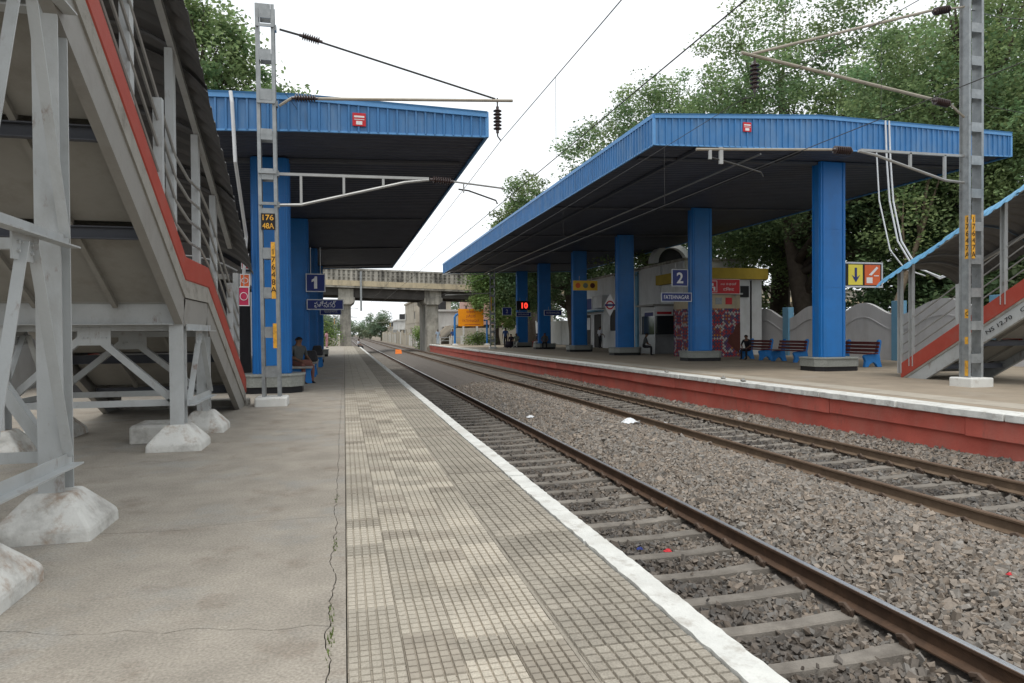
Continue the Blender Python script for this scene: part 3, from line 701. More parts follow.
for cn, x, z, y in ((LC, .33, 5.56, 14), (RC, 10.95, 6.98, 17)):
    r_ = MB().box(x-.13, x+.13, y-.05, y-.03, z-.13, z+.13).build('notice_plate', 'sign_red', cn, bevel=.004)
    MB().box(x-.10, x+.10, y-.0535, y-.05, z+.04, z+.075).box(x-.10, x+.10, y-.0535, y-.05, z-.005, z+.008).box(x-.06, x+.06, y-.0535, y-.05, z-.10, z-.03).build('lettering', 'sign_white', r_)
# conduits and down pipes
MB().tube([(-2.05, 13.9, 5.92), (-2.02, 13.86, 5.7), (-1.98, 13.9, 4.6), (-2.02, 15.6, 3.4), (-2.12, 15.9, 2.6)], .035, 8).build('down_pipe', 'pvc', LC)
for k_, dx in enumerate((0, .13)):
    MB().tube([(15.50+dx, 16.93, 7.46), (15.52+dx, 16.9, 6.3), (15.62+dx, 16.9, 5.1), (15.72+dx, 16.7, 3.9), (15.95+dx, 16.4, 3.15), (16.4, 15.9, 2.80-.05*k_), (16.75, 15.5, 2.95)], .026, 8).build('hanging_pipe', 'pvc', RC)
MB().tube([(15.2, 16.94, 6.55), (15.26, 16.9, 5.1), (15.36, 16.6, 3.62), (15.69, 16.4, 3.05), (16.2, 16.2, 2.85)], .02, 8).build('hanging_pipe', 'pvc', RC)
for x in (9.6, 12.9): MB().box(x-.05, x+.05, 17.2, 57.2, float(np.interp(x, [8.15, 13.3], [6.34, 6.5]))-.05, float(np.interp(x, [8.15, 13.3], [6.34, 6.5]))+.03).build('purlin', 'soffit_beam', RC)
for x in (11.6,): MB().tube([(x, 17.3, 6.36), (x, 57, 6.36)], .03, 6).build('conduit', 'tube_steel', RC)

# ================================================================ OVERHEAD LINE
def insulator(mb, p, d, L, r=.075, n=8):
    p = Vector(p); d = Vector(d).normalized(); pr = [(.03, 0), (.03, .05)]
    for i in range(n):
        h = .05+(L-.1)*i/n; k = (L-.1)/n; pr += [(.035, h), (r, h+k*.45), (r*.98, h+k*.6), (.035, h+k*.8)]
    pr += [(.03, L-.05), (.03, L)]; mb.lathe(pr, p, 12, d); return mb
def mast(label, x, y, z0, w, d, H, base, group, plates):
    t = thing('overhead_line_mast', label, 'mast', (x, y, z0), group)
    MB().box(x-base[0]/2, x+base[0]/2, y-base[1]/2, y+base[1]/2, z0-.05, z0+base[2]).build('concrete_foot', 'white_paint', t, bevel=.03, segs=2)
    for s in (-1, 1):
        MB().bar((x+s*w/2, y, z0+base[2]-.01), (x+s*w/2, y, z0+H), [(-q*s, r) for q, r in Cp(d, .06, .010)], up=(0, 1, 0)).build('channel', 'galv', t)
    z = z0+.62
    while z < z0+H-.55:
        for s in (-1, 1): MB().box(x-w/2+.004, x+w/2-.004, y+s*(d/2+.004)-.004, y+s*(d/2+.004)+.004, z-.10, z+.10).build('batten_plate', 'galv', t)
        z += .72
    for s in (-1, 1): MB().box(x-w/2+.004, x+w/2-.004, y+s*(d/2+.004)-.004, y+s*(d/2+.004)+.004, z0+H-.26, z0+H-.005).build('batten_plate', 'galv', t)
    return t
def clampbox(t, x, y, z, w, d):
    MB().box(x-w/2-.05, x+w/2+.05, y-d/2-.035, y-d/2-.012, z-.025, z+.025).box(x+w/2+.01, x+w/2+.09, y-.06, y+.06, z-.05, z+.05).build('bracket', 'galv', t)
# left mast
mx_, my_ = -1.30, 13.25
ML = mast('grey lattice overhead line mast in front of the near canopy', mx_, my_, 0, .21, .2, 7.3, (.56, .56, .16), 'overhead line masts', None)
b1 = MB().box(mx_-.12, mx_+.12, my_-.128, my_-.118, 3.2, 3.5).build('number_plate', 'black', ML)
text('176', .14, (mx_, my_-.128, 3.425), FX, FZ, 'plate_yellow', b1, width=.19, bold=.002)
text('48A', .14, (mx_, my_-.128, 3.275), FX, FZ, 'plate_yellow', b1, width=.2, bold=.002)
b2 = MB().box(mx_+.04, mx_+.112, my_-.140, my_-.130, 1.95, 2.98).build('number_strip', 'plate_yellow', ML)
text('1\n7\n6\n4\n8\nA', .145, (mx_+.076, my_-.140, 2.46), FX, FZ, 'black', b2, line=.95)
b3 = MB().box(mx_+.05, mx_+.115, my_-.140, my_-.130, 1.05, 1.5).build('number_strip', 'plate_yellow', ML)
for z in (6.9, 5.52, 4.25, 3.68): clampbox(ML, mx_, my_, z, .21, .2)
ML.rotation_euler = (0, R(-.4), 0)
cl_ = thing('cantilever', 'cantilever arm with dark insulators reaching from the near mast over the track', 'cantilever', (mx_, my_, 3.6), 'cantilever arms')
MB().tube([(mx_+.2, my_, 6.9), (-.75, my_, 6.83)], .02, 6).tube([(-.4, my_, 6.74), (2.95, my_, 5.93)], .018, 6).build('stay_rod', 'wire', cl_)
insulator(MB(), (-.75, my_, 6.83), (.97, 0, -.22), .42).build('insulator', 'insulator', cl_, smooth=False)
MB().tube([(mx_+.18, my_, 5.5), (-.9, my_, 5.66)], .025, 6).tube([(-.44, my_, 5.68), (3.3, my_, 5.92)], .03, 8).build('bracket_tube', 'tube_tan', cl_)
insulator(MB(), (-.9, my_, 5.66), (1, 0, .05), .48).build('insulator', 'insulator', cl_)
insulator(MB(), (2.99, my_, 5.78), (0, 0, -1), .52, .085, 6).build('hanging_insulator', 'insulator', cl_)
MB().tube([(2.99, my_, 5.95), (2.99, my_, 5.2), (3.05, my_, 5.12)], .014, 6).build('hanger', 'wire', cl_)
MB().bar((mx_+.15, my_, 4.25), (1.62, my_, 4.29), rect(.05, .05)).build('register_beam', 'tube_steel', cl_)
MB().tube([(mx_+.15, my_, 3.68), (-.75, my_, 3.70), (1.15, my_, 4.2), (1.62, my_, 4.27)], .028, 8).build('register_strut', 'tube_steel', cl_)
for x in (-.75, .02, .75):
    zz = float(np.interp(x, [-.75, 1.15], [3.70, 4.2])); MB().bar((x, my_, zz), (x, my_, 4.25), rect(.045, .045)).build('upright', 'tube_steel', cl_)
insulator(MB(), (1.64, my_, 4.28), (1, 0, -.05), .46).build('insulator', 'insulator', cl_)
MB().tube([(2.08, my_, 4.26), (3.12, my_, 4.17)], .018, 6).tube([(2.3, my_, 4.24), (2.3, my_, 4.05)], .014, 6).build('register_tube', 'tube_steel', cl_)
MB().tube([(2.2, my_+.02, 4.12), (2.4, my_+.02, 4.10), (2.95, my_+.02, 3.93), (2.98, my_+.02, 3.86)], .016, 6).build('steady_arm', 'wire', cl_)
# right mast
rx, ry = 13.42, 12.2
MR = mast('tall grey lattice overhead line mast on the far platform beside the blue roofed stairs', rx, ry, Z2, .28, .24, 9.3, (.60, .58, .20), 'overhead line masts', None)
for i, (za, zb, tx) in enumerate(((2.85, 3.8, '1\n7\n6\n4\n7\nA'), (1.55, 1.75, 'C'), (.98, 1.14, ''), (.28, .62, ''))):
    o_ = MB().box(rx-.152, rx-.142, ry-.10, ry+.02, za, zb).build('number_strip', 'plate_yellow', MR)
    if tx: text(tx, .16 if len(tx) > 1 else .13, (rx-.152, ry-.04, (za+zb)/2), (0, -1, 0), FZ, 'black', o_, line=.95)
o_ = MB().box(rx-.14, rx-.05, ry-.142, ry-.132, 2.85, 3.8).build('number_strip', 'plate_yellow', MR)
text('1\n7\n6\n4\n7\nA', .16, (rx-.095, ry-.142, 3.32), FX, FZ, 'black', o_, line=.95)
cr_ = thing('cantilever', 'cantilever arm reaching left from the far platform mast over the far track', 'cantilever', (rx, ry, 4.5), 'cantilever arms')
MB().tube([(rx-.2, ry, 8.35), (12.85, ry, 8.27)], .022, 6).tube([(12.35, ry, 8.18), (8.0, ry, 6.86)], .03, 8).build('stay_rod', 'tube_tan', cr_)
insulator(MB(), (12.85, ry, 8.27), (-.97, 0, -.25), .48, .085).build('insulator', 'insulator', cr_)
MB().tube([(rx-.2, ry, 5.95), (12.85, ry, 6.2)], .025, 6).tube([(12.35, ry, 6.28), (7.75, ry, 6.86)], .035, 8).build('bracket_tube', 'tube_tan', cr_)
insulator(MB(), (12.85, ry, 6.2), (-1, 0, .12), .48, .085).build('insulator', 'insulator', cr_)
insulator(MB(), (8.05, ry, 6.72), (0, 0, -1), .62, .10, 6).build('hanging_insulator', 'insulator', cr_)
MB().tube([(8.05, ry, 6.82), (8.05, ry, 6.0), (7.8, ry, 5.95)], .014, 6).build('hanger', 'wire', cr_)
MB().bar((rx-.2, ry, 5.10), (10.55, ry, 5.08), rect(.05, .05)).build('register_beam', 'tube_steel', cr_)
MB().tube([(rx-.2, ry, 4.52), (12.7, ry, 4.55), (10.9, ry, 5.0), (10.5, ry, 5.06)], .03, 8).build('register_strut', 'tube_steel', cr_)
for x in (12.7, 11.8): MB().bar((x, ry, float(np.interp(x, [10.9, 12.7], [5.0, 4.55]))), (x, ry, 5.09), rect(.05, .05)).build('upright', 'tube_steel', cr_)
insulator(MB(), (10.35, ry, 5.05), (-1, 0, 0), .5, .085).build('insulator', 'insulator', cr_)
MB().tube([(9.85, ry, 5.05), (6.75, ry, 4.88)], .026, 8).build('register_tube', 'tube_tan', cr_)
MB().box(7.25, 7.33, ry-.02, ry+.02, 4.62, 4.95).box(7.02, 7.08, ry-.02, ry+.02, 4.70, 4.92).build('drop_bracket', 'tube_steel', cr_)
MB().tube([(7.1, ry+.02, 4.74), (7.7, ry+.02, 4.62), (8.2, ry+.02, 4.5), (8.25, ry+.02, 4.42)], .016, 6).build('steady_arm', 'wire', cr_)
# wires
def catenary(label, x, zc, zm, group, y_s):
    w = thing('overhead_wire', label, 'overhead wire', (x, y_s, 0), group)
    spans = [(y_s-60, y_s), (y_s, y_s+58), (y_s+58, y_s+116), (y_s+116, y_s+180)]
    sag = .25
    mz = lambda y, a, b: zm-sag*4*((y-a)/(b-a))*(1-(y-a)/(b-a))
    pts = []
    for a, b in spans: pts += [(x, a+(b-a)*t/12, mz(a+(b-a)*t/12, a, b)) for t in range(12)]
    MB().tube(pts, .0068, 5).build('messenger_wire', 'wire', w)
    MB().tube([(x, spans[0][0], zc), (x, spans[-1][1], zc)], .007, 5).build('contact_wire', 'wire', w)
    for a, b in spans:
        for t in (.06, .2, .35, .5, .65, .8, .94):
            y = a+(b-a)*t; MB().tube([(x, y, zc), (x, y, mz(y, a, b))], .0035, 4).build('dropper', 'wire', w)
catenary('overhead wires hanging above the near track', 3.06, 3.88, 5.12, 'overhead wires', my_)
catenary('overhead wires hanging above the far track in front of the far canopy', 7.8, 4.45, 5.95, 'overhead wires', ry)
w_ = MB().tube([(mx_+.1, my_, 6.0), (-.8, 14.1, 5.65), (.2, 14.0, 5.45)], .006, 5).build('loose_wire', 'wire'); tag(w_, 'thin loose wire sagging from the near mast to the canopy fascia', 'wire')
w_ = MB().tube([(rx, ry, 8.3), (15.5, 13.4, 8.9), (22, 16, 10.5)], .01, 5).build('stay_wire', 'wire'); tag(w_, 'thin stay wire rising right from the far platform mast', 'wire')
w_ = MB().tube([(rx, ry, 6.4), (16, 14, 6.95), (24, 18, 8.3)], .01, 5).build('stay_wire', 'wire'); tag(w_, 'lower thin wire running right from the far platform mast past the trees', 'wire')
# distant masts
def far_mast(x, y, z0, label, arm):
    m = mast(label, x, y, z0, .3, .22, 8.2, (.55, .55, .16), 'overhead line masts', None)
    MB().tube([(x, y, 6.0), (x+arm, y, 5.9)], .035, 6).tube([(x, y, 4.5), (x+arm*.95, y, 4.3)], .035, 6).tube([(x, y, 7.3), (x+arm, y, 5.9)], .025, 6).build('arm', 'tube_steel', m)
    MB().box(x-.17, x-.1, y-.14, y-.12, 3.1, 4.2).build('number_strip', 'plate_yellow', m)
far_mast(11.55, 53.5, Z2, 'distant lattice mast standing near the yellow station name board', -4.0)
for i, (yy, xx, lb) in enumerate(((129, -1.6, 'distant lattice mast seen through the road bridge, nearest on the left of the tracks'), (187, -1.9, 'faint lattice mast far down the line left of the tracks'), (187, 12.2, 'faint lattice mast far down the line right of the tracks'))):
    far_mast(xx, yy, -1.2, lb, 4.2 if xx < 5 else -4.2)

# ================================================================ TREES
def tree(name, label, base, h, blobs, n, ls, tint, group, trunk=.3, limbs=9, seed=0, lean=(0, 0), cat='tree', cl=.62, bark='bark'):
    r = random.Random(seed); rg = np.random.default_rng(seed+100)
    t = thing(name, label, cat, base, group); b = Vector(base)
    top = b+Vector((lean[0], lean[1], h))
    tm = MB(); q = b + (top-b)*.4
    tm.tube([tuple(b-Vector((0, 0, .3))), tuple(b+(top-b)*.03), tuple(b+(top-b)*.14+Vector((r.uniform(-.15, .15), r.uniform(-.15, .15), 0))), tuple(q), tuple(b+(top-b)*.7), tuple(b+(top-b)*.92)], [trunk*1.5, trunk*1.15, trunk, trunk*.8, trunk*.45, trunk*.12], 9)
    cen = []
    vols = np.array([bl[3]*bl[4]*bl[5] for bl in blobs]); pr = vols/vols.sum()
    ncl = max(24, int(n/110))
    which = rg.choice(len(blobs), ncl, p=pr)
    B = np.array(blobs)
    d = rg.normal(size=(ncl, 3)); d /= np.linalg.norm(d, axis=1)[:, None]; rad = rg.uniform(.25, 1, ncl)**.55
    cen = B[which, :3] + d*rad[:, None]*B[which, 3:6]
    for i in range(limbs):
        c = Vector(cen[int(rg.integers(ncl))]); s0 = b+(top-b)*r.uniform(.28, .72); md_ = (s0+c)/2+Vector((r.uniform(-.4, .4), r.uniform(-.4, .4), r.uniform(-.1, .5)))
        tm.tube([tuple(s0), tuple(md_), tuple(s0.lerp(c, .92))], [trunk*.42, trunk*.25, trunk*.06], 6)
        for _ in range(2):
            c2 = c+Vector((r.uniform(-1, 1), r.uniform(-1, 1), r.uniform(-.3, 1)))*1.1
            tm.tube([tuple(md_), tuple(md_.lerp(c2, .5)+Vector((0, 0, .2))), tuple(c2)], [trunk*.2, trunk*.12, trunk*.03], 5)
    tm.build('trunk', bark, t, smooth=True)
    ci = rg.integers(0, ncl, n)
    cs = cl*rg.uniform(.6, 1.5, ncl)
    dv = rg.normal(size=(n, 3)); dv /= np.linalg.norm(dv, axis=1)[:, None]
    p = cen[ci] + dv*(rg.uniform(0, 1, n)**.45*1.75*cs[ci])[:, None]*np.array([1, 1, .7])
    l = ls*rg.uniform(.6, 1.3, n); a = rg.normal(size=(n, 3)); a[:, 2] *= .5; a /= np.linalg.norm(a, axis=1)[:, None]
    nr = rg.normal(size=(n, 3))*.7+np.array([0, 0, 1]); s = np.cross(a, nr); s /= np.linalg.norm(s, axis=1)[:, None]
    up = np.cross(s, a)
    V = np.stack([p-a*l[:, None]*.5, p+s*l[:, None]*.3+up*l[:, None]*.06, p+a*l[:, None]*.5, p-s*l[:, None]*.3+up*l[:, None]*.06], 1) - np.array(b)
    F = np.arange(n*4).reshape(n, 4)
    tb = (np.array(tint)[None]*rg.uniform(.7, 1.35, ncl)[ci][:, None]*rg.uniform(.75, 1.25, n)[:, None])*(1+rg.uniform(-1, 1, ncl)[ci][:, None]*np.array([[.12, 0, -.05]]))
    o = mesh_np('crown', V.reshape(-1, 3), F, np.repeat(tb, 4, 0), 'leaf'); o.parent = t
    return t
GR = (.19, .265, .115); GD = (.095, .145, .065); GL = (.18, .26, .085)
G1 = 'trees behind the far platform'
tree('broadleaf_tree', 'tallest broad tree rising behind the middle of the far canopy', (27, 38, 0), 19, [(27, 38, 14, 5, 5, 6), (30, 36, 19, 4, 4, 4), (24, 39, 10, 4, 4, 4.5), (31, 33, 10, 5, 4.5, 6), (26, 36, 7, 5, 4, 3), (26.5, 41, 17.5, 3.5, 3, 3.5), (25.5, 34, 3.5, 3, 2, 2.5), (23.5, 39, 15, 3, 3, 3.5), (24.3, 42, 19.5, 2.4, 2.4, 2.4), (27.5, 41, 22, 3, 3, 3), (33, 32, 16, 4, 4, 4)], 83980, 0.221, GR, G1, .62, 14, 1)
tree('broadleaf_tree', 'broad tree with low left crown behind the far canopy ridge', (21.5, 46, 0), 17, [(20, 47, 12.5, 4, 4, 4), (18.2, 49, 15.2, 2.2, 3, 2.4), (21.8, 47, 17, 3.2, 3.5, 3), (23.5, 44, 13, 4, 4, 4.5), (22, 45, 8, 4, 4, 3), (17.2, 48, 11.5, 2, 2.5, 2), (24, 47, 16.5, 3, 3, 3.5), (19.5, 46, 9, 3, 3, 3)], 64220, 0.221, GR, G1, .5, 12, 2, (1, 0))
tree('broadleaf_tree', 'dense tree behind the far canopy right of the front column', (29, 27, 0), 17, [(29, 28, 11, 5, 4.5, 6), (32, 26, 15, 5, 4, 5), (27, 27, 6, 4, 3.5, 3.5), (25.5, 29, 12.0, 3, 3, 4), (27.5, 25.5, 3, 3, 2.5, 2.6), (33, 30, 5, 4, 4, 5), (27.5, 24.5, 14.5, 3, 3, 3), (30, 24, 9, 3.5, 3, 3.5)], 74100, 0.204, GR, G1, .55, 14, 3)
tree('broadleaf_tree', 'tree at the right picture edge behind the blue stair roof', (30, 18.5, 0), 14, [(30, 19, 9, 4, 4, 5), (28.5, 17, 6.5, 3.5, 3, 3.5), (33, 20, 12, 4, 4, 4), (27, 20, 5, 2.5, 2.5, 3), (27, 16.5, 3, 2.5, 2.2, 2.6), (31, 23, 4, 3.5, 3, 4), (34, 15, 8, 4, 4, 6), (28, 21.5, 10, 3, 3, 4), (31, 17, 13.5, 3.5, 3.5, 3.5)], 64220, 0.187, GR, G1, .45, 16, 4)
tree('broadleaf_tree', 'dark spreading tree with thick forked trunk by the white boundary wall', (24.3, 31.5, 0), 10, [(24.5, 32, 8.5, 4, 4, 2.6), (26, 29, 7.0, 3.5, 3, 2.6), (23.5, 35.5, 7.5, 3, 3, 2)], 37050, 0.204, GD, G1, .62, 10, 5, (-1.2, 1.5))
tree('broadleaf_tree', 'dark leafy tree between the far canopy columns and the station building', (21.5, 62, 0), 11, [(20.5, 62, 8, 4.5, 4, 4), (18, 66, 6.5, 3.5, 3.5, 3.5), (23, 58, 8.5, 3.5, 3.5, 3)], 37050, 0.255, GD, G1, .5, 10, 6, (-1.5, 0))
tree('broadleaf_tree', 'small crowned tree showing above the far end of the far canopy', (20.5, 74, 0), 15, [(19.8, 74, 16.5, 2.6, 3, 2.6), (19.5, 74, 13, 3.6, 3.5, 3.4), (22, 76, 11, 4, 3.5, 4)], 24700, 0.289, GR, G1, .45, 8, 7)
tree('broadleaf_tree', 'bright green tree hanging over the yellow station name board', (15.6, 70, 0), 8, [(15.3, 69, 7.6, 3.2, 2.5, 2.6), (17.5, 70, 5.8, 2.6, 2.5, 2.6), (14.0, 67.6, 4.6, 1.7, 1.3, 1.3), (16.0, 67, 3.2, 1.6, 1.4, 1.5)], 34580, 0.255, GL, G1, .3, 9, 8)
tree('broadleaf_tree', 'leafy tree behind the near canopy at the upper left', (-9, 44, 0), 19, [(-8.2, 44, 17.5, 3.6, 3.5, 4), (-5, 44.5, 14.6, 3.0, 3, 2.6), (-10.5, 43, 14, 4, 3.5, 4), (-6.3, 44, 12.5, 3.2, 3, 2.5)], 30000, .32, (.21, .29, .125), 'trees behind the near platform', .45, 12, 9)
for i, (x, y, h, lb) in enumerate(((41, 46, 21, 'backmost tall tree closing the view behind the canopy middle'), (44, 32, 21, 'backmost tall tree right of the canopy middle'), (42, 20, 17, 'backmost tree at the right behind the mast'), (33, 52, 18, 'backmost tree left of the canopy middle'))):
    tree('broadleaf_tree', lb, (x, y, 0), h, [(x, y, h*.72, 6, 5.5, h*.27), (x-3.5, y+1, h*.5, 5, 4.5, h*.3), (x+3, y-3, h*.45, 5, 5, h*.38)], 22100, .42, GR, G1, .5, 8, 80+i, cl=.75)
for i, (x, y, lb) in enumerate(((26, 22.5, 'dense undergrowth bush behind the wavy wall near the stairs'), (25.5, 18.0, 'dense undergrowth bush behind the blue roofed stairs'), (26, 27.0, 'dense undergrowth bush behind the wavy wall middle'), (29, 14, 'dense undergrowth bush at the right picture edge'), (31, 31, 'tall dark undergrowth far behind the wavy wall'))):
    tree('shrub', lb, (x, y, 0), 4, [(x, y, 2.2, 2.6, 2.2, 2.4), (x+2, y-1.5, 3.2, 2.6, 2.2, 3)], 9000, .26, GD, 'undergrowth behind the wavy wall', .1, 5, 60+i, cat='shrub')
tree('broadleaf_tree', 'slender tan trunked tree leaning right behind the wavy wall', (23.0, 25.6, 0), 9.5, [(26.3, 26, 9.5, 1.6, 1.4, 1.2), (25, 26.5, 8, 1.2, 1.2, .9)], 3000, .22, GR, G1, .17, 5, 90, (4.2, .3), bark='limb')
tree('broadleaf_tree', 'second slender tan trunked tree leaning right beside the stair roof', (24.6, 20.5, 0), 9, [(28.4, 20.8, 9, 1.6, 1.4, 1.2)], 2500, .22, GR, G1, .15, 5, 91, (4.6, .3), bark='limb')
G3 = 'shrubs beyond the near platform end'
tree('shrub', 'green shrub beside the left bridge pier at the platform end', (-2.4, 78.5, -1.2), 3, [(-2.4, 78.5, 1.0, 1.6, 1.3, 2.0), (-3.6, 78, .6, 1.5, 1.3, 1.8)], 5700, 0.221, GL, G3, .08, 5, 10, cat='shrub')
tree('shrub', 'taller shrub further left behind the near platform end', (-6.2, 79, -1.2), 4.5, [(-6.2, 78.5, 1.6, 2.4, 1.4, 2.8)], 5700, 0.238, GR, G3, .1, 5, 11, cat='shrub')
tree('shrub', 'weedy bush growing at the foot of the trackside wall beyond the bridge', (11.0, 97, -1.2), 2, [(11.0, 97, .6, 1.2, 1.8, 1.7)], 3420, 0.255, GL, 'weeds along the line', .06, 4, 12, cat='shrub')
tree('shrub', 'low green bush under the yellow station name board', (13.6, 69.5, 0), .9, [(13.6, 69.5, .5, 1.5, .6, .5)], 2850, 0.17, GL, 'weeds along the line', .04, 3, 13, cat='shrub')
G4 = 'distant trees beyond the bridge'
for i, (x, y, h, s, lb) in enumerate(((11.8, 225, 8.5, 4.0, 'nearest of the distant trees right of the line beyond the bridge'), (24, 178, 11, 5, 'distant tree with round top behind the cream building'), (10.5, 290, 10, 6, 'pale distant tree beside the vanishing tracks on the right'),
                                (-9, 150, 9, 5, 'distant tree left of the line behind the left pier'), (-8, 230, 11, 6, 'pale distant tree left of the vanishing tracks'), (7, 330, 8, 7, 'farthest faint tree right of the line'), (-4, 340, 9, 7, 'farthest faint tree left of the line'), (26, 150, 11, 6, 'distant tree seen over the roof of the cream building'), (34, 100, 13, 6, 'tree behind the pink house right of the bridge pier'))):
    tree('broadleaf_tree', lb, (x, y, -1.2), h, [(x, y, h*.45, s, s, h*.5), (x+s*.6, y+2, h*.35, s*.8, s*.7, h*.4), (x-s*.5, y-1, h*.3, s*.6, s*.6, h*.35)], 5500, .6, (.17, .22, .14), G4, .35, 5, 30+i, cl=.9)

# ================================================================ ROAD BRIDGE
br = thing('road_bridge', 'weathered concrete road bridge crossing the line on tall piers', 'bridge', (.2, 84, -1.3))
YB = 80
tilt = lambda x: -.028*(x-2)
def slab(x0, x1, y0, y1, z0, z1): 
    return MB().add([(x0, y0, z0+tilt(x0)), (x1, y0, z0+tilt(x1)), (x1, y1, z0+tilt(x1)), (x0, y1, z0+tilt(x0)), (x0, y0, z1+tilt(x0)), (x1, y0, z1+tilt(x1)), (x1, y1, z1+tilt(x1)), (x0, y1, z1+tilt(x0))],
                    [(0, 3, 2, 1), (4, 5, 6, 7), (0, 1, 5, 4), (1, 2, 6, 5), (2, 3, 7, 6), (3, 0, 4, 7)])
slab(-40, 70, YB, YB+9, 6.55, 7.0).build('deck_slab', 'old_concrete', br)
slab(-40, 70, YB-.06, YB+.3, 6.75, 7.355).build('edge_band', 'cream_band', br)
for yy in (YB+.06, YB+8.7):
    pw = slab(-40, 70, yy+.10, yy+.24, 7.0, 8.55).build('parapet', 'old_concrete', br)
    slab(-40, 70, yy-.10, yy+.48, 8.55, 8.74).build('coping', 'old_concrete', pw)
    if yy < YB+1:
        x = -14
        while x < 40:
            wd = .27 if abs((x+14) % 4.4) > .3 else .42
            slab(x-wd/2, x+wd/2, yy-.05, yy+.099, 7.36, 8.549).build('parapet_rib', 'old_concrete', pw); x += .55
        for zz in (7.7, 8.1): slab(-40, 70, yy+.0, yy+.098, zz, zz+.09).build('parapet_rail', 'old_concrete', pw)
for yy in (YB+.7, YB+2.9, YB+5.1, YB+7.3):
    slab(.2, 9.9, yy, yy+.5, 5.45, 6.55).build('girder', 'girder', br); slab(10.3, 24, yy, yy+.5, 5.7, 6.55).build('girder', 'girder', br); slab(-20, -.2, yy, yy+.5, 5.7, 6.55).build('girder', 'girder', br)
for (x, w) in ((.15, 1.25), (10.15, 1.5), (24.5, 1.4), (-20.5, 1.4)):
    pi_ = MB().box(x-w/2, x+w/2, YB+1.0, YB+8, -1.4, 4.7).build('pier', 'old_concrete', br, bevel=.05)
    MB().prism([(x-w/2-.22, 5.5), (x-w/2-.22, 4.95), (x-w/2, 4.7), (x+w/2, 4.7), (x+w/2+.45, 5.05), (x+w/2+.45, 5.5)], 'y', YB+.5, YB+8.5).build('pier_cap', 'old_concrete', pi_)
    MB().box(x-w/2-.15, x+w/2+.3, YB+.55, YB+1.2, 5.5, 6.5).build('bearing_wall', 'old_concrete', pi_)
MB().bar((1.9, YB-.35, 8.4), (1.9, YB-.35, 3.9), rect(.22, .12)).build('drop_post', 'galv', br)
MB().tube([(1.9, YB-.35, 7.6), (1.9, YB-.05, 7.6)], .05, 6).tube([(1.9, YB-.35, 6.9), (1.9, YB-.05, 6.9)], .05, 6).build('drop_post_bracket', 'galv', br)
# bank behind the right pier
MB().prism([(10.9, -1.2), (14.5, 2.4), (30, 2.4), (30, -1.3), (10.9, -1.3)], 'y', 88, 100).build('embankment', 'ground')['kind'] = 'structure'
rp_ = MB()
for k in range(260):
    x = random.uniform(14.0, 17.2); h = 2.6*max(0, 1-abs(x-15.6)/1.7); z = Z2+random.uniform(0, max(.05, h)); y = 82+random.uniform(-.6, .6); s = random.uniform(.12, .34)
    rp_.box(x-s, x+s, y-s*.7, y+s*.7, z, z+s*.8)
ro = rp_.build('rubble_heap', 'rust'); tag(ro, 'heap of brown rubble behind the end of the far platform', 'rubble', kind='stuff')

# ================================================================ BOUNDARY WALLS
wl = thing('boundary_wall', 'white boundary wall with wavy top behind the benches on the far platform', 'wall', (22.1, 30, 0))
pil = [14.5, 19.0, 23.4, 30.6, 37.8]
for a, b in zip(pil[:-1], pil[1:]):
    n = 48; per = (b-a-.5)/max(1, round((b-a)/3.6)); pts = []
    for i in range(n+1):
        y = a+.25+(b-a-.5)*i/n; t = ((y-a-.25) % per)/per; pts.append((y, 1.95+.55*(.5-.5*math.cos(2*PI*t))**.8))
    wp = MB().prism([(a+.25, 0)]+pts+[(b-.25, 0)], 'x', 22.0, 22.16).build('wall_panel', 'wall_grey', wl)
    MB().tube([(21.995, y, z-.62) for y, z in pts], .018, 4).build('moulding', 'wall_grey', wp)
for y in pil: MB().box(21.93, 22.25, y-.24, y+.24, 0, 2.5).build('pillar', 'pillar_blue', wl, bevel=.01)
MB().box(24.5, 60, 12, 12.2, 0, 2.4).build('return_wall', 'wall_grey', wl)
wl1 = thing('boundary_wall', 'white boundary wall with blue pilasters behind the near staircase', 'wall', (-7.6, 20, 0))
y = 2
while y < 74:
    MB().box(-7.7, -7.55, y+.001, y+2.899, -.05, 2.3+.15*math.sin(y)).build('wall_panel', 'wall_white', wl1)
    MB().box(-7.72, -7.5, y+2.9, y+3.2, -.05, 2.5).build('pilaster', 'pillar_blue', wl1); y += 3.2
# low stall and wall clutter under the near canopy
ks = thing('shop_stall', 'dark shuttered stall under the near canopy behind the staircase foot', 'stall', (-4.4, 19, 0))
MB().box(-6.0, -2.75, 17.4, 22, 0, 2.6).build('body', 'mixed_dark', ks, bevel=.02)
MB().box(-6.2, -2.6, 17.1, 22.2, 2.6, 2.72).build('roof', 'steel_soffit', ks)
MB().box(-5.4, -3.0, 17.36, 17.399, .9, 2.1).build('window', 'glass', ks)
for i in range(3):
    MB().box(-3.05+.03*i, -2.62, 17.0-.38*i, 17.34-.38*i, 0, 1.15-.12*i).build('sack', 'slab_grey', ks, bevel=.05, segs=2)

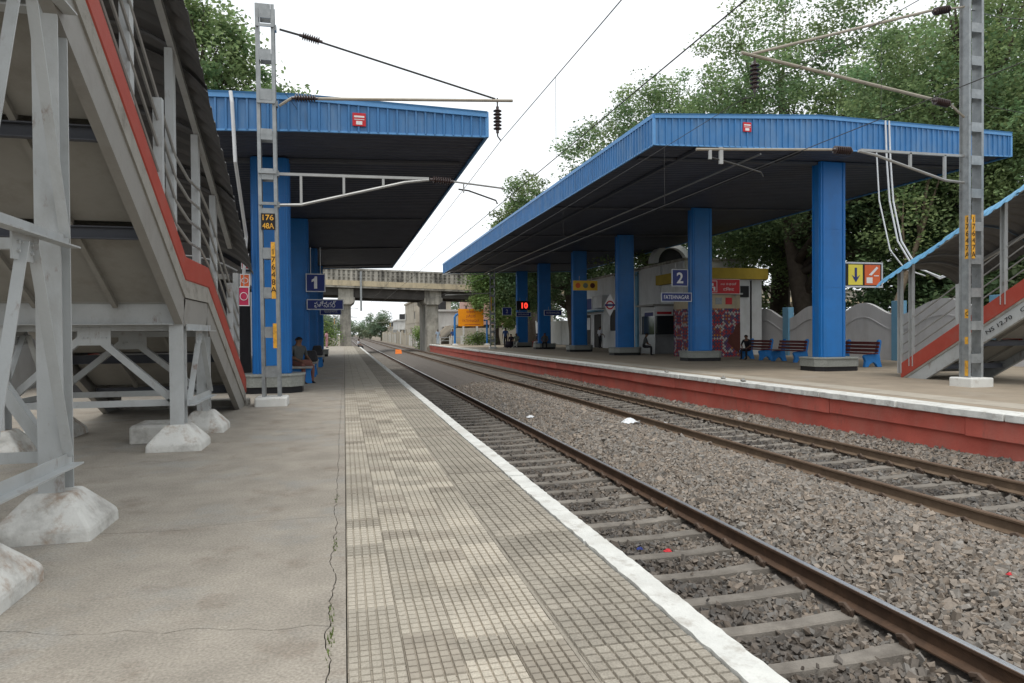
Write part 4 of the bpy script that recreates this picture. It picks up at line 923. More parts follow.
# ================================================================ SIGNS
def board(name, label, x, z, w, h, y, mat, group=None, frame='sign_frame', th=.05, hangers=0, fw=.03):
    t = thing(name, label, 'sign', (x, y, z-h/2), group)
    MB().box(x-w/2+fw, x+w/2-fw, y-.004, y+th, z-h/2+fw, z+h/2-fw).build('panel', mat, t)
    if fw: MB().box(x-w/2, x+w/2, y-.015, y+th-.01, z+h/2-fw, z+h/2).box(x-w/2, x+w/2, y-.015, y+th-.01, z-h/2, z-h/2+fw).box(x-w/2, x-w/2+fw, y-.014, y+th-.01, z-h/2+fw, z+h/2-fw).box(x+w/2-fw, x+w/2, y-.014, y+th-.01, z-h/2+fw, z+h/2-fw).build('frame', frame, t)
    for k in range(hangers):
        xx = x-w/2+w*(k+.5)/hangers; MB().tube([(xx, y+.02, z+h/2), (xx, y+.02, z+h/2+hangers_len)], .012, 5).build('hanger', 'tube_steel', t)
    return t
hangers_len = .9
YS = 24.2
s = board('platform_sign', 'square blue sign with white number 1 hanging under the near canopy', -.93, 3.05, .64, .62, YS, 'sign_blue', hangers=2)
MB().prism([(-.93+a, 3.05+b) for a, b in ((.05, -.2), (.05, .22), (-.02, .22), (-.05, .15), (-.13, .10), (-.13, .02), (-.05, .06), (-.05, -.2))], 'y', YS-.012, YS-.005).build('numeral', 'sign_white', s)
MB().box(-1.15, -1.0, YS, YS+.03, 3.1, 3.2).build('bracket', 'tube_steel', s)
hangers_len = .25
s = board('station_name_sign', 'blue hanging sign with white Telugu station name under the number 1', -.62, 2.31, 1.22, .36, YS, 'sign_blue', 'hanging station name signs')
text('ఫతేనగర్', .26, (-.62, YS-.004, 2.31), FX, FZ, 'sign_white', s, width=.72)
s = board('station_name_sign', 'smaller far blue hanging sign with pale station name under the near canopy', -.60, 2.36, .98, .33, 33.0, 'sign_blue', 'hanging station name signs', hangers=2)
text('फतेहनगर', .2, (-.60, 32.995, 2.36), FX, FZ, 'sign_frame', s, width=.6)
s = board('platform_sign', 'square blue sign with white number 2 hanging on the far platform', 13.72, 3.56, .74, .72, 26.2, 'sign_blue', hangers=2)
text('2', .62, (13.72, 26.196, 3.56), FX, FZ, 'sign_white', s, bold=.014)
s = board('station_name_sign', 'blue hanging sign reading FATEHNAGAR below the number 2', 13.56, 2.75, 1.40, .38, 26.2, 'sign_blue', 'hanging station name signs', hangers=2)
text('FATEHNAGAR', .24, (13.56, 26.196, 2.75), FX, FZ, 'sign_white', s, width=1.15)
s = board('station_name_sign', 'dark blue hanging sign between the two farther columns of the far canopy', 14.9, 2.75, 1.35, .4, 48.0, 'sign_blue', 'hanging station name signs', hangers=2)
text('FATEHNAGAR', .2, (14.9, 47.995, 2.75), FX, FZ, 'sign_frame', s, width=1.0)
s = board('coach_display', 'dark coach number display with red glowing 10 on the far platform', 14.1, 3.5, 1.1, .75, 53.5, 'led_case', fw=.0, th=.18, hangers=2)
text('10', .62, (14.22, 53.495, 3.5), FX, FZ, 'led', s, bold=.02)
s = board('station_name_sign', 'blue sign hanging under the red coach number display', 14.1, 2.78, 1.25, .36, 53.4, 'sign_blue', 'hanging station name signs', hangers=2)
text('FATEHNAGAR', .18, (14.1, 53.395, 2.78), FX, FZ, 'sign_frame', s, width=.9)
s = board('platform_sign', 'small blue sign left of the farthest visible far canopy column', 12.5, 3.0, .75, .62, 52.5, 'sign_blue', hangers=2)
text('2', .4, (12.5, 52.495, 3.0), FX, FZ, 'sign_frame', s)
# yellow station name board
s = thing('station_name_board', 'big yellow station name board on blue posts at the end of the far platform', 'sign', (12.6, 68, Z2))
MB().box(11.15, 13.75, 68, 68.1, 2.0, 3.75).build('panel', 'sign_orange', s)
for k, (tx, zz, w) in enumerate((('फतेहनगर', 3.45, .95), ('ఫతేనగర్', 3.0, 1.0), ('FATEHNAGAR', 2.55, 1.7))): text(tx, .38, (12.45, 67.998, zz), FX, FZ, 'red_paint', s, width=w)
MB().box(11.8, 13.4, 67.99, 68, 2.13, 2.18).build('rule', 'red_paint', s)
MB().tube([(11.15, 68.05, 3.2), (10.95, 68.05, 3.15), (10.8, 68.05, 2.9), (10.8, 68.05, Z2)], .11, 8).build('post', 'bench_blue', s)
MB().tube([(14.1, 68.05, Z2), (14.1, 68.05, 2.6), (13.75, 68.05, 2.6)], .09, 8).build('post', 'bench_blue', s)
for x in (10.8, 14.1): MB().frustum(x, 68.05, 0, .25, .6, .6, .3, .3, .1).build('post_foot', 'pedestal', s)
# direction sign beside the front column
s = thing('direction_sign', 'white framed sign with yellow down arrow and orange icon beside the front column', 'sign', (16.0, 18.4, 2.7))
MB().box(15.33, 16.69, 18.395, 18.46, 2.71, 3.41).build('panel', 'black', s)
MB().box(15.28, 15.33, 18.385, 18.46, 2.66, 3.46).box(16.69, 16.74, 18.385, 18.46, 2.66, 3.46).box(15.33, 16.69, 18.385, 18.46, 3.41, 3.46).box(15.33, 16.69, 18.385, 18.46, 2.66, 2.71).build('frame', 'sign_frame', s)
MB().box(15.45, 15.98, 18.385, 18.4, 2.74, 3.38).build('arrow_field', 'sign_lemon', s); MB().box(16.06, 16.64, 18.385, 18.4, 2.74, 3.38).build('icon_field', 'sign_tomato', s)
MB().box(15.33, 15.40, 18.385, 18.4, 2.74, 3.38).build('edge_field', 'black', s)
MB().box(15.68, 15.76, 18.375, 18.385, 2.95, 3.28).add([(15.56, 18.376, 3.06), (15.72, 18.376, 2.82), (15.88, 18.376, 3.06), (15.72, 18.376, 2.95)], [(0, 1, 3), (1, 2, 3)]).build('arrow', 'sign_blue', s)
MB().box(16.12, 16.34, 18.375, 18.385, 2.80, 2.98).add([(16.2, 18.376, 3.06), (16.3, 18.376, 3.04), (16.56, 18.376, 3.28), (16.5, 18.376, 3.33)], [(0, 1, 2, 3)]).box(16.40, 16.58, 18.376, 18.384, 3.02, 3.05).build('icon', 'sign_white', s)
MB().tube([(15.1, 18.45, 3.06), (15.32, 18.45, 3.06)], .025, 6).build('bracket', 'tube_steel', s)
# yellow pictogram sign
s = board('pictogram_sign', 'yellow sign with three pictograms hanging left of the third far column', 13.3, 3.95, 1.45, .55, 36.6, 'sign_yellow', fw=0, hangers=2)
for x, mt in ((12.85, 'sign_tomato'), (13.3, 'shirt_green'), (13.72, 'corten')):
    MB().lathe([(.15, 0), (.15, .01)], (x, 36.595, 3.95), 14, (0, -1, 0)).lathe([(.05, 0), (.05, .02)], (x, 36.595, 4.02), 8, (0, -1, 0)).build('pictogram', mt, s)
# railway roundel on the third column
s = thing('diamond_sign', 'white diamond sign with red ring and blue bar on the third far column', 'sign', (13.7, 34.2, 2.4))
cx, cz, yy = 13.85, 2.75, 34.3
MB().add([(cx-.33, yy, cz), (cx, yy, cz-.62), (cx+.33, yy, cz), (cx, yy, cz+.62)], [(0, 1, 2, 3)]).add([(cx-.33, yy+.03, cz), (cx, yy+.03, cz-.62), (cx+.33, yy+.03, cz), (cx, yy+.03, cz+.62)], [(0, 1, 2, 3)]).build('panel', 'sign_white', s, fixn=False)
rg_ = MB()
for k in range(20):
    a0, a1 = 2*PI*k/20, 2*PI*(k+1)/20
    rg_.add([(cx+.24*math.cos(a0), yy-.006, cz+.24*math.sin(a0)), (cx+.24*math.cos(a1), yy-.006, cz+.24*math.sin(a1)), (cx+.16*math.cos(a1), yy-.006, cz+.16*math.sin(a1)), (cx+.16*math.cos(a0), yy-.006, cz+.16*math.sin(a0))], [(0, 1, 2, 3)])
rg_.build('ring', 'sign_red', s); MB().box(cx-.3, cx+.3, yy-.012, yy-.008, cz-.05, cz+.05).build('bar', 'sign_blue', s)
MB().box(cx-.05, cx+.25, yy+.031, yy+.1, cz-.03, cz+.03).build('bracket', 'tube_steel', s)
# red signs left of the front near column
for (x, z, w, h, y, mt, lb) in ((-2.03, 2.10, .22, .40, 15.2, 'sign_pink', 'small crimson sign with white emblem beside the near canopy front column'), (-2.06, 2.46, .20, .28, 15.6, 'sign_tomato', 'orange red sign partly hidden above the crimson sign'), (-2.09, 2.9, .16, .34, 15.9, 'sign_red', 'dark red sign highest in the row left of the near front column')):
    s = board('notice_sign', lb, x, z, w, h, y, mt, 'red notice signs', frame='sign_white', th=.03, fw=.015)
    MB().tube([(x+w*.33*math.cos(2*PI*q/16), y-.008, z+h*.2*math.sin(2*PI*q/16)) for q in range(17)], .008, 4, cap=False).build('emblem', 'sign_white', s)
    MB().tube([(x, y+.03, z+h/2), (x, y+.03, z+h/2+.5)], .01, 5).build('hanger', 'tube_steel', s)

# ================================================================ STATION BUILDINGS, KIOSK
kb = thing('ticket_kiosk', 'kiosk wrapped in red lozenge pattern behind the second far column', 'kiosk', (17.6, 30.8, Z2))
MB().box(16.35, 18.95, 30.0, 31.9, Z2, 2.42).build('patterned_panel', 'pattern', kb)
MB().box(16.35, 18.95, 30.0, 31.9, 2.423, 3.1).build('upper_wall', 'cream_band', kb)
MB().add([(18.95, 29.985, .15), (18.25, 29.985, .75), (18.35, 29.985, 1.1), (18.55, 29.985, 1.2), (18.7, 29.985, 1.6), (18.95, 29.985, 1.75)], [(0, 5, 4, 3, 2, 1)]).build('torn_patch', 'corten', kb)
MB().box(16.25, 19.05, 29.9, 32, 3.1, 3.18).build('roof', 'steel_grey', kb)
for k in range(3): MB().box(17.05+k*.55, 17.4+k*.55, 29.985, 29.998, 2.62, 2.95).build('poster', ('slab_grey', 'galv', 'sign_red')[k], kb)
s = board('ticket_sign', 'red sign with white emblem and lettering above the patterned kiosk', 17.85, 3.48, 1.95, .72, 29.8, 'sign_red', frame='sign_white', fw=.02)
MB().box(17.0, 17.03, 29.79, 29.797, 3.2, 3.76).box(17.55, 17.58, 29.79, 29.797, 3.2, 3.76).box(17.0, 17.58, 29.79, 29.797, 3.73, 3.76).box(17.0, 17.58, 29.79, 29.797, 3.2, 3.23).box(17.1, 17.48, 29.79, 29.797, 3.40, 3.46).box(17.1, 17.2, 29.79, 29.797, 3.27, 3.40).box(17.38, 17.48, 29.79, 29.797, 3.27, 3.40).box(17.2, 17.38, 29.79, 29.797, 3.5, 3.64).build('emblem', 'sign_white', s)
text('జన సాధారణ్', .13, (18.2, 29.795, 3.6), FX, FZ, 'sign_white', s, width=.85); text('टिकट', .17, (18.2, 29.795, 3.36), FX, FZ, 'sign_white', s, width=.6)
for x in (17.2, 18.6): MB().box(x, x+.04, 29.83, 29.87, 3.0, 3.13).build('bracket', 'tube_steel', s)
bA = thing('station_building', 'white station building with tall plain wall behind the far columns', 'building', (21, 46, Z2))
FXB = 20.0
MB().box(FXB, 24, 37.6, 57, 0, 5.6).build('wall', 'wall_white', bA)
MB().box(FXB-.12, 24.1, 37.5, 57.1, 5.6, 5.75).build('roof', 'old_concrete', bA)
for (ya, yb, za, zb, nm, mt) in ((51.2, 52.9, .06, 2.75, 'door', 'dark_open'), (53.6, 54.9, .06, 2.75, 'door', 'dark_open'), (47.8, 49.4, 1.4, 3.0, 'window', 'dark_open'), (53.4, 54.8, 3.2, 4.1, 'window', 'sign_blue'), (41.8, 43.2, .06, 2.6, 'door', 'sign_blue')):
    d = MB().box(FXB-.03, FXB+.05, ya, yb, za, zb).build(nm, mt, bA)
    fr = MB()
    fr.box(FXB-.07, FXB+.02, ya-.09, ya, za, zb+.09).box(FXB-.07, FXB+.02, yb, yb+.09, za, zb+.09).box(FXB-.07, FXB+.02, ya, yb, zb, zb+.09).build('frame', 'sign_white', d)
MB().box(FXB-.05, FXB-.031, 53.9, 54.6, 1.5, 2.5).build('pane', 'wall_white', d); MB().box(FXB-.9, FXB, 50.8, 55.2, 2.95, 3.05).build('awning', 'pillar_blue', bA)
MB().box(FXB-.5, FXB-.01, 50.0, 51.9, 3.2, 4.2).build('air_conditioner', 'wall_white', bA, bevel=.03)
for y in (40.6, 44.2, 46.2): MB().box(FXB-.14, FXB-.001, y, y+.35, .05, 5.5).build('pilaster', 'pillar_blue' if y > 41 else 'wall_white', bA)
av = []; 
for k in range(13):
    a_ = PI*k/12; av.append((20.7+1.35*math.cos(a_), 5.75+1.3*math.sin(a_)))
iv = [(20.7+1.0*math.cos(PI*k/12), 5.76+.98*math.sin(PI*k/12)) for k in range(13)]
MB().prism(av+iv[::-1], 'y', 40.5, 41.3).build('arched_hood', 'wall_white', bA); MB().prism(iv, 'y', 40.9, 41.2).build('hood_dark_inside', 'dark_open', bA)  # near-black fill stands in for the shaded inside of the open arch
bB = thing('station_building', 'low white annex with mustard parapet behind the red ticket sign', 'building', (20, 34, Z2))
MB().box(18.3, 21.7, 32.3, 37.3, 0, 4.05).build('wall', 'wall_white', bB); MB().box(18.0, 21.9, 32.0, 37.4, 4.05, 4.62).build('parapet', 'ochre', bB)
MB().box(20.2, 20.9, 32.24, 32.3, 3.1, 3.7).build('window', 'dark_open', bB); MB().box(18.24, 18.3, 33, 36.5, .9, 2.6).build('window', 'dark_open', bB)
MB().box(21.0, 21.04, 32.2, 32.28, .3, 4).build('cable', 'black', bB)
# tea stall
ts = thing('tea_stall', 'small glass fronted stall with red lettered board beside the patterned kiosk', 'stall', (17.6, 36, Z2))
MB().box(16.9, 18.2, 35.2, 37.2, Z2, 1.15).build('counter', 'steel_pipe', ts, bevel=.01); MB().box(17.0, 18.2, 35.25, 37.15, 1.15, 2.2).build('glass_case', 'glass', ts)
MB().box(16.7, 18.3, 35.0, 37.4, 2.75, 2.85).build('roof', 'steel_soffit', ts); MB().box(16.85, 17.9, 35.0, 35.05, 2.2, 2.72).build('board', 'sign_white', ts); MB().box(16.92, 17.8, 34.985, 35.0, 2.28, 2.42).build('lettering', 'sign_red', ts)
for x, y in ((16.9, 35.2), (18.2, 35.2), (16.9, 37.2), (18.2, 37.2)): MB().box(x-.03, x+.03, y-.03, y+.03, 1.15, 2.75).build('post', 'steel_pipe', ts)

# ================================================================ FAR HOUSES
def house(label, x0, x1, y0, y1, h, mat, wins, group, extra=None):
    t = thing('house', label, 'house', ((x0+x1)/2, y0, -1.3), group)
    MB().box(x0, x1, y0, y1, -1.3, h).build('wall', mat, t)
    MB().box(x0-.25, x1+.25, y0-.25, y1+.25, h, h+.3).build('roof_slab', mat, t)
    fl = 3.1; nfl = max(1, int((h+.6)//fl)); nx = max(2, int((x1-x0)/2.6)); ny = max(2, int((y1-y0)/3.2))
    r = random.Random(int(x0*7+y0))
    for k in range(nfl):
        zb = .3+fl*k
        for i in range(nx):
            if r.random() < .25: continue
            c = x0+(x1-x0)*(i+.5)/nx; w = MB().box(c-.5, c+.5, y0-.03, y0+.05, zb+.6, zb+1.9).build('window', 'dark_open', t); MB().box(c-.65, c+.65, y0-.45, y0-.031, zb+1.95, zb+2.05).build('sunshade', mat, w)
        for i in range(ny):
            if r.random() < .3: continue
            c = y0+(y1-y0)*(i+.5)/ny; w = MB().box(x0-.03, x0+.05, c-.55, c+.55, zb+.6, zb+1.9).build('window', 'dark_open', t); MB().box(x0-.45, x0-.031, c-.7, c+.7, zb+1.95, zb+2.05).build('sunshade', mat, w)
        if k: MB().box(x0-.06, x1+.06, y0-.06, y1, zb-.15, zb).build('floor_band', mat, t)
    MB().box(x0+.5, x0+1.8, y0+1, y0+2.5, h+.3, h+1.6).build('water_tank', 'mixed_dark', t, bevel=.1)
    return t
HG = 'houses beyond the bridge'
house('cream house with roof tank beyond the bridge, tallest by the trackside wall', 12.6, 19, 124, 146, 7.2, 'house_cream', 1, HG)
house('low whitewashed house left of the cream house beyond the bridge', 12.5, 16.5, 165, 182, 4.4, 'house_white', 1, HG)
house('cream block just right of the tall cream house beyond the bridge', 13.4, 20, 103, 117, 4.6, 'house_white', 1, HG)
house('pink house with red trim seen between the right pier and the trees', 17.6, 26, 98, 106, 9.5, 'house_pink', 1, HG)
house('small pale house far down the line right of the tracks', 12.6, 15, 196, 206, 3.0, 'house_cream', 1, HG)
house('small ochre house farthest down the line left side', -14, -8, 180, 190, 4.0, 'house_cream', 1, HG)
fw_ = thing('trackside_wall', 'stained trackside wall of grey panels and posts beyond the bridge', 'wall', (11.7, 92, -1.3))
y = 90
rw = random.Random(5)
while y < 230:
    h = 1.2+rw.uniform(-.25, .5)
    MB().box(11.8, 11.95, y+.13, y+2.87, -1.3, h).build('wall_panel', rw.choice(['house_cream', 'house_white', 'old_concrete']), fw_); MB().box(11.72, 12.02, y-.13, y+.13, -1.3, h+.35).build('post', 'house_cream', fw_); y += 3
MB().box(11.2, 11.5, 90.4, 90.6, -1.2, 2.6).build('marker_panel', 'pillar_blue', fw_)
pf = thing('platform_fence', 'low row of white posts at the end of the far platform', 'fence', (13, 76.5, Z2))
for k in range(6): MB().box(10.2+k*1.3, 10.55+k*1.3, 76.4, 76.65, Z2-.02, 1.0).build('post', 'house_white', pf, bevel=.02)
for z in (.45, .8): MB().tube([(10.3, 76.52, z), (16.9, 76.52, z)], .035, 6).build('rail', 'galv', pf)
fw2 = thing('boundary_wall', 'white plastered wall behind the farthest columns of the far platform', 'wall', (22, 62, Z2))
for k in range(8): MB().box(21.9-.0*k, 22.1, 57.3+k*2.6, 57.3+k*2.6+2.45, 0, 2.5).build('wall_panel', 'wall_white', fw2); MB().box(21.85, 22.15, 57.3+k*2.6+2.45, 57.3+k*2.6+2.6, 0, 2.7).build('post', 'wall_white', fw2)
fw3 = thing('boundary_wall', 'stained wall with posts behind the yellow station name board', 'wall', (14, 79, Z2))
for k in range(6): MB().box(12.0+k*1.6, 13.4+k*1.6, 78.6, 78.75, 0, 1.9).build('wall_panel', 'house_cream', fw3); MB().box(13.4+k*1.6, 13.6+k*1.6, 78.55, 78.8, 0, 2.2).build('post', 'house_white', fw3)

# station building added to block light entering under the near canopy from the left
sb = thing('station_building', 'long grey building added left of the near canopy columns to block side light', 'building', (-6.6, 38, 0))
MB().box(-7.3, -5.6, 24, 62, -.02, 5.2).build('wall', 'wall_grey', sb); MB().box(-7.4, -5.3, 23.8, 62.2, 5.2, 5.4).build('roof_slab', 'old_concrete', sb)
for k in range(9):
    d = MB().box(-5.62, -5.57, 26+k*4, 27.2+k*4, .0 if k % 3 == 0 else 1.0, 2.3).build('door' if k % 3 == 0 else 'window', 'dark_open', sb)
    MB().box(-5.6, -5.54, 25.9+k*4, 25.999+k*4, 0, 2.4).box(-5.6, -5.54, 27.201+k*4, 27.3+k*4, 0, 2.4).build('frame', 'pillar_blue', d)

# ================================================================ BENCHES
def slat_bench(label, x, yc, L_=1.75):
    t = thing('bench', label, 'bench', (x, yc, Z2), 'slatted benches along the far platform wall')
    # faces -X (towards the tracks); concrete ends painted blue
    end = [(-.34, 0), (-.20, 0), (-.14, .09), (.0, .17), (.12, .09), (.17, 0), (.36, 0), (.30, .2), (.26, .42), (.34, .86), (.30, .93), (.22, .90), (.13, .46), (-.32, .42), (-.37, .36), (-.30, .2)]
    for s in (-1, 1):
        yy = yc+s*(L_/2-.16)
        MB().prism([(x+a, Z2+b) for a, b in end], 'y', yy-.055, yy+.055).build('end_frame', 'bench_blue', t, bevel=.01)
    for k in range(3): MB().box(x-.33+k*.155, x-.20+k*.155, yc-L_/2, yc+L_/2, Z2+.445, Z2+.485).build('seat_slat', 'bench_wood', t, bevel=.006)
    for k in range(3):
        a = (x+.105+k*.028, Z2+.56+k*.125)
        MB().bar((a[0], yc-L_/2, a[1]), (a[0], yc+L_/2, a[1]), rect(.035, .10)).build('back_slat', 'bench_wood', t, bevel=.005)
    return t
slat_bench('blue ended bench of maroon slats with a seated boy on it', 17.6, 26.6)
slat_bench('blue ended bench of maroon slats left of the front column, empty', 17.5, 24.15)
slat_bench('blue ended bench of maroon slats half hidden by the front column', 17.4, 20.3)
slat_bench('blue ended slatted bench near the far end beside the fifth column', 16.6, 57, 1.6)
def stone_bench(label, x, yc):
    t = thing('bench', label, 'bench', (x, yc, 0), 'stone topped benches by the near canopy columns')
    for s in (-1, 1):
        MB().prism([(x-.26, 0), (x-.12, 0), (x, .1), (x+.14, 0), (x+.28, 0), (x+.24, .3), (x+.28, .40), (x-.28, .40), (x-.24, .3)], 'y', yc+s*.55-.06, yc+s*.55+.06).build('end_frame', 'bench_blue', t, bevel=.01)
    MB().box(x-.30, x+.30, yc-.75, yc+.75, .40, .455).build('seat_slab', 'slab_grey', t, bevel=.008)
    return t
stone_bench('blue and grey stone bench with the seated man, nearest on the near platform', -1.12, 19.4)
stone_bench('blue and grey stone bench just beyond the seated man', -1.12, 22.2)
stone_bench('blue and grey stone bench farther along the near columns', -1.12, 28.4)

# ================================================================ PEOPLE
def rot(p, a): return (p[0]*math.cos(a)-p[1]*math.sin(a), p[0]*math.sin(a)+p[1]*math.cos(a), p[2])
def person(label, loc, heading, pose, shirt, legs, h=1.68, group=None, long_dress=False, hair=True, armvar=0):
    """faces local -Y before turning by heading (radians about z)"""
    k = h/1.70
    t = thing('person', label, 'person', loc, group)
    J = {}; r = {}; E_ = []
    def j(n, p, rad, par=None, part='torso'):
        J[n] = p; r[n] = rad
        if par: E_.append((par, n, part))
    if pose == 'stand':
        zp = .93; lean = 0
    else:
        zp = .54; lean = -.03 if pose == 'sit' else -.16
    T = lambda z: lean*(z/.5)
    j('pel', (0, 0, zp), (.155, .115)); j('sp', (0, T(.2), zp+.2), (.135, .10), 'pel'); j('ch', (0, T(.4), zp+.38), (.165, .115), 'sp')
    j('nk', (0, T(.5)-.005, zp+.53), (.058, .058), 'ch', 'skin'); j('hd', (0, T(.58)-.03, zp+.63), (.082, .095), 'nk', 'skin'); j('tp', (0, T(.6)-.025, zp+.745), (.062, .07), 'hd', 'skin')
    for s in (-1, 1):
        q = 'L' if s < 0 else 'R'
        j('sh'+q, (s*.185, T(.42), zp+.46), (.062, .062), 'ch')
        if pose == 'stand':
            j('el'+q, (s*.235, .02, zp+.19), (.046, .046), 'sh'+q); j('wr'+q, (s*.245, -.07-armvar*.12, zp-.03+armvar*.1), (.032, .032), 'el'+q, 'skin')
            hand = (s*.245, -.10-armvar*.14, zp-.11+armvar*.1); hd = Vector((0, -.25, -1))
            hipz = zp-.05; j('hp'+q, (s*.09, 0, hipz), (.095, .10), 'pel', 'legs'); j('kn'+q, (s*.10, -.02, .50), (.064, .066), 'hp'+q, 'legs'); j('an'+q, (s*.105, .02, .09), (.042, .046), 'kn'+q, 'legs'); j('to'+q, (s*.12, -.13, .035), (.042, .03), 'an'+q, 'shoe')
        else:
            ex = .02 if pose == 'sit' else -.1
            j('el'+q, (s*.25, T(.3)-.02+ex, zp+.22), (.046, .046), 'sh'+q); j('wr'+q, (s*.17, -.27, zp+.13), (.032, .032), 'el'+q, 'skin')
            hand = (s*.14, -.34, zp+.11); hd = Vector((-s*.2, -1, -.35))
            j('hp'+q, (s*.10, -.03, zp-.01), (.098, .095), 'pel', 'legs'); j('kn'+q, (s*.14, -.45, zp-.02), (.068, .068), 'hp'+q, 'legs'); j('an'+q, (s*.13, -.44, .09), (.042, .046), 'kn'+q, 'legs'); j('to'+q, (s*.14, -.60, .035), (.042, .03), 'an'+q, 'shoe')
        j('ha'+q, hand, (.036, .022), 'wr'+q, 'skin')
        for fi in range(5):
            off = (fi-2)*.016; ln = (.055, .075, .085, .078, .05)[fi]; base = Vector(hand)+hd.normalized()*.035+Vector((off if pose != 'stand' else 0, 0 if pose != 'stand' else off, 0))
            if fi == 0: base = Vector(J['wr'+q]).lerp(Vector(hand), .7)+Vector((-s*.028, -.01, 0))
            tip = base+hd.normalized()*ln+Vector((0, 0, -.015 if pose != 'stand' else 0))
            j('f%d%s' % (fi, q), tuple(base), (.0095, .0095), 'ha'+q, 'skin'); j('g%d%s' % (fi, q), tuple(tip), (.008, .008), 'f%d%s' % (fi, q), 'skin')
    names = list(J); idx = {n: i for i, n in enumerate(names)}
    vv = [Vector(J[n])*k for n in names]
    me = bpy.data.meshes.new('body'); me.from_pydata([tuple(p) for p in vv], [(idx[a], idx[b]) for a, b, _ in E_], [])
    o = bpy.data.objects.new('tmp_body', me); COL.objects.link(o)
    md = o.modifiers.new('skin', 'SKIN'); md.branch_smoothing = .3; md.use_smooth_shade = True
    for i, n in enumerate(names): me.skin_vertices[0].data[i].radius = (r[n][0]*k, r[n][1]*k)
    me.skin_vertices[0].data[0].use_root = True
    o.modifiers.new('sub', 'SUBSURF').levels = 1
    bpy.context.view_layer.update()
    bm_ = bpy.data.meshes.new_from_object(o.evaluated_get(bpy.context.evaluated_depsgraph_get()))
    bpy.data.objects.remove(o)
    mats = ['skin', shirt, legs, 'black']; bm_.materials.clear()
    for q in mats: bm_.materials.append(M[q])
    A = np.array([vv[idx[a]] for a, _, _ in E_]); B = np.array([vv[idx[b]] for _, b, _ in E_]); AB = B-A; l2 = (AB**2).sum(1)
    pt = [{'torso': 1, 'skin': 0, 'legs': 2, 'shoe': 3}[p] for _, _, p in E_]
    for p in bm_.polygons:
        c = np.array(p.center); tt = np.clip(((c-A)*AB).sum(1)/l2, 0, 1); d = ((A+AB*tt[:, None]-c)**2).sum(1); i = int(d.argmin()); p.material_index = pt[i]
    bm_.name = 'body'; ob = bpy.data.objects.new('body', bm_); COL.objects.link(ob); ob.parent = t
    hd = Vector(J['hd'])*k; tp = Vector(J['tp'])*k
    # hair cap, ears, nose, eyes
    hm = MB(); n = 10; c = hd.lerp(tp, .5)+Vector((0, .012, .0))
    vv2 = []; ff = []
    for i in range(6):
        ph = PI*.5*i/5
        for q in range(n): th = 2*PI*q/n; back = 1.0 if math.sin(th) > -.3 else .55; vv2.append((c.x+.094*k*math.cos(th)*math.cos(ph), c.y+.105*k*math.sin(th)*math.cos(ph), c.z+(-.05*back*(1-i/5)+.055*math.sin(ph)**.7)*k))
    for i in range(5):
        for q in range(n): ff.append((i*n+q, i*n+(q+1) % n, (i+1)*n+(q+1) % n, (i+1)*n+q))
    hm.add(vv2, ff)
    def addloc(mb, name, mat, sm=True):
        me_ = bpy.data.meshes.new(name); me_.from_pydata(mb.v, [], mb.f); me_.materials.append(M[mat]); 
        if sm: me_.shade_smooth()
        oo = bpy.data.objects.new(name, me_); COL.objects.link(oo); oo.parent = t; return oo
    addloc(hm, 'hair', 'hair')
    addloc(MB().lathe([(.004, -.02), (.016, .0), (.012, .02), (.004, .045)], hd+Vector((0, -.095*k, .0)), 6), 'nose', 'skin')
    for s in (-1, 1):
        addloc(MB().lathe([(.006, -.03), (.016, 0), (.006, .03)], hd+Vector((s*.085*k, .005, .015)), 6), 'ear', 'skin')
        addloc(MB().lathe([(.004, -.007), (.010, 0), (.004, .007)], hd+Vector((s*.032*k, -.088*k, .035*k)), 6), 'eye', 'black')
    if long_dress:
        dm = MB(); zt = zp*k
        if pose == 'stand': dm.lathe([(.17*k, zt+.1), (.20*k, zt-.1), (.24*k, .45), (.29*k, .06)], (0, 0, 0), 14)
        else: dm.add(*[(lambda vs: vs)(x) for x in ([(-.26, .1, .60), (.26, .1, .60), (.30, -.5, .62), (-.30, -.5, .62), (-.26, .12, .40), (.26, .12, .40), (.32, -.56, .10), (-.32, -.56, .10)], [(0, 1, 2, 3), (3, 2, 6, 7), (1, 5, 6, 2), (0, 3, 7, 4), (4, 5, 1, 0), (7, 6, 5, 4)])])
        oo = addloc(dm, 'dress', legs)
    t.rotation_euler = (0, 0, heading)
    return t
PA = 'people waiting on the far platform'
person('seated man in grey shirt and patterned wrap on the nearest stone bench', (-1.22, 19.2, -.06), R(38), 'sit', 'shirt_grey', 'lungi', 1.72)
bg_ = MB().frustum(-1.0, 19.05, .455, .62, .34, .3, .24, .2, .08).build('bundle', 'lungi', bevel=.04, segs=2); tag(bg_, 'striped cloth bundle on the stone bench beside the seated man', 'bag')
bg_ = MB().frustum(-1.0, 22.0, .455, .80, .4, .5, .28, .3, .1).build('bag', 'mixed_dark', bevel=.05, segs=2); tag(bg_, 'dark bag on the second stone bench of the near platform', 'bag')
bg_ = MB().frustum(-1.05, 28.3, .455, .85, .45, .5, .3, .3, .1).build('bag', 'mixed_dark', bevel=.05, segs=2); tag(bg_, 'black bag on the farthest stone bench of the near platform', 'bag')
person('person in white shirt sitting at the far end of the near platform edge', (1.35, 70, -.46), R(70), 'sit', 'shirt_white', 'trousers_dark', 1.68)
person('person in pink standing near the left bridge pier', (-1.6, 66, 0), R(60), 'stand', 'shirt_pink', 'shirt_pink', 1.62)
person('person in dark blue clothes standing left of the farthest column', (13.1, 55.6, Z2), R(-30), 'stand', 'shirt_navy', 'trousers_dark', 1.7, PA)
person('woman in long dark dress sitting in front of the farthest column', (13.5, 55.2, Z2-.06), R(-40), 'sit', 'dress_dark', 'dress_dark', 1.62, PA, True)
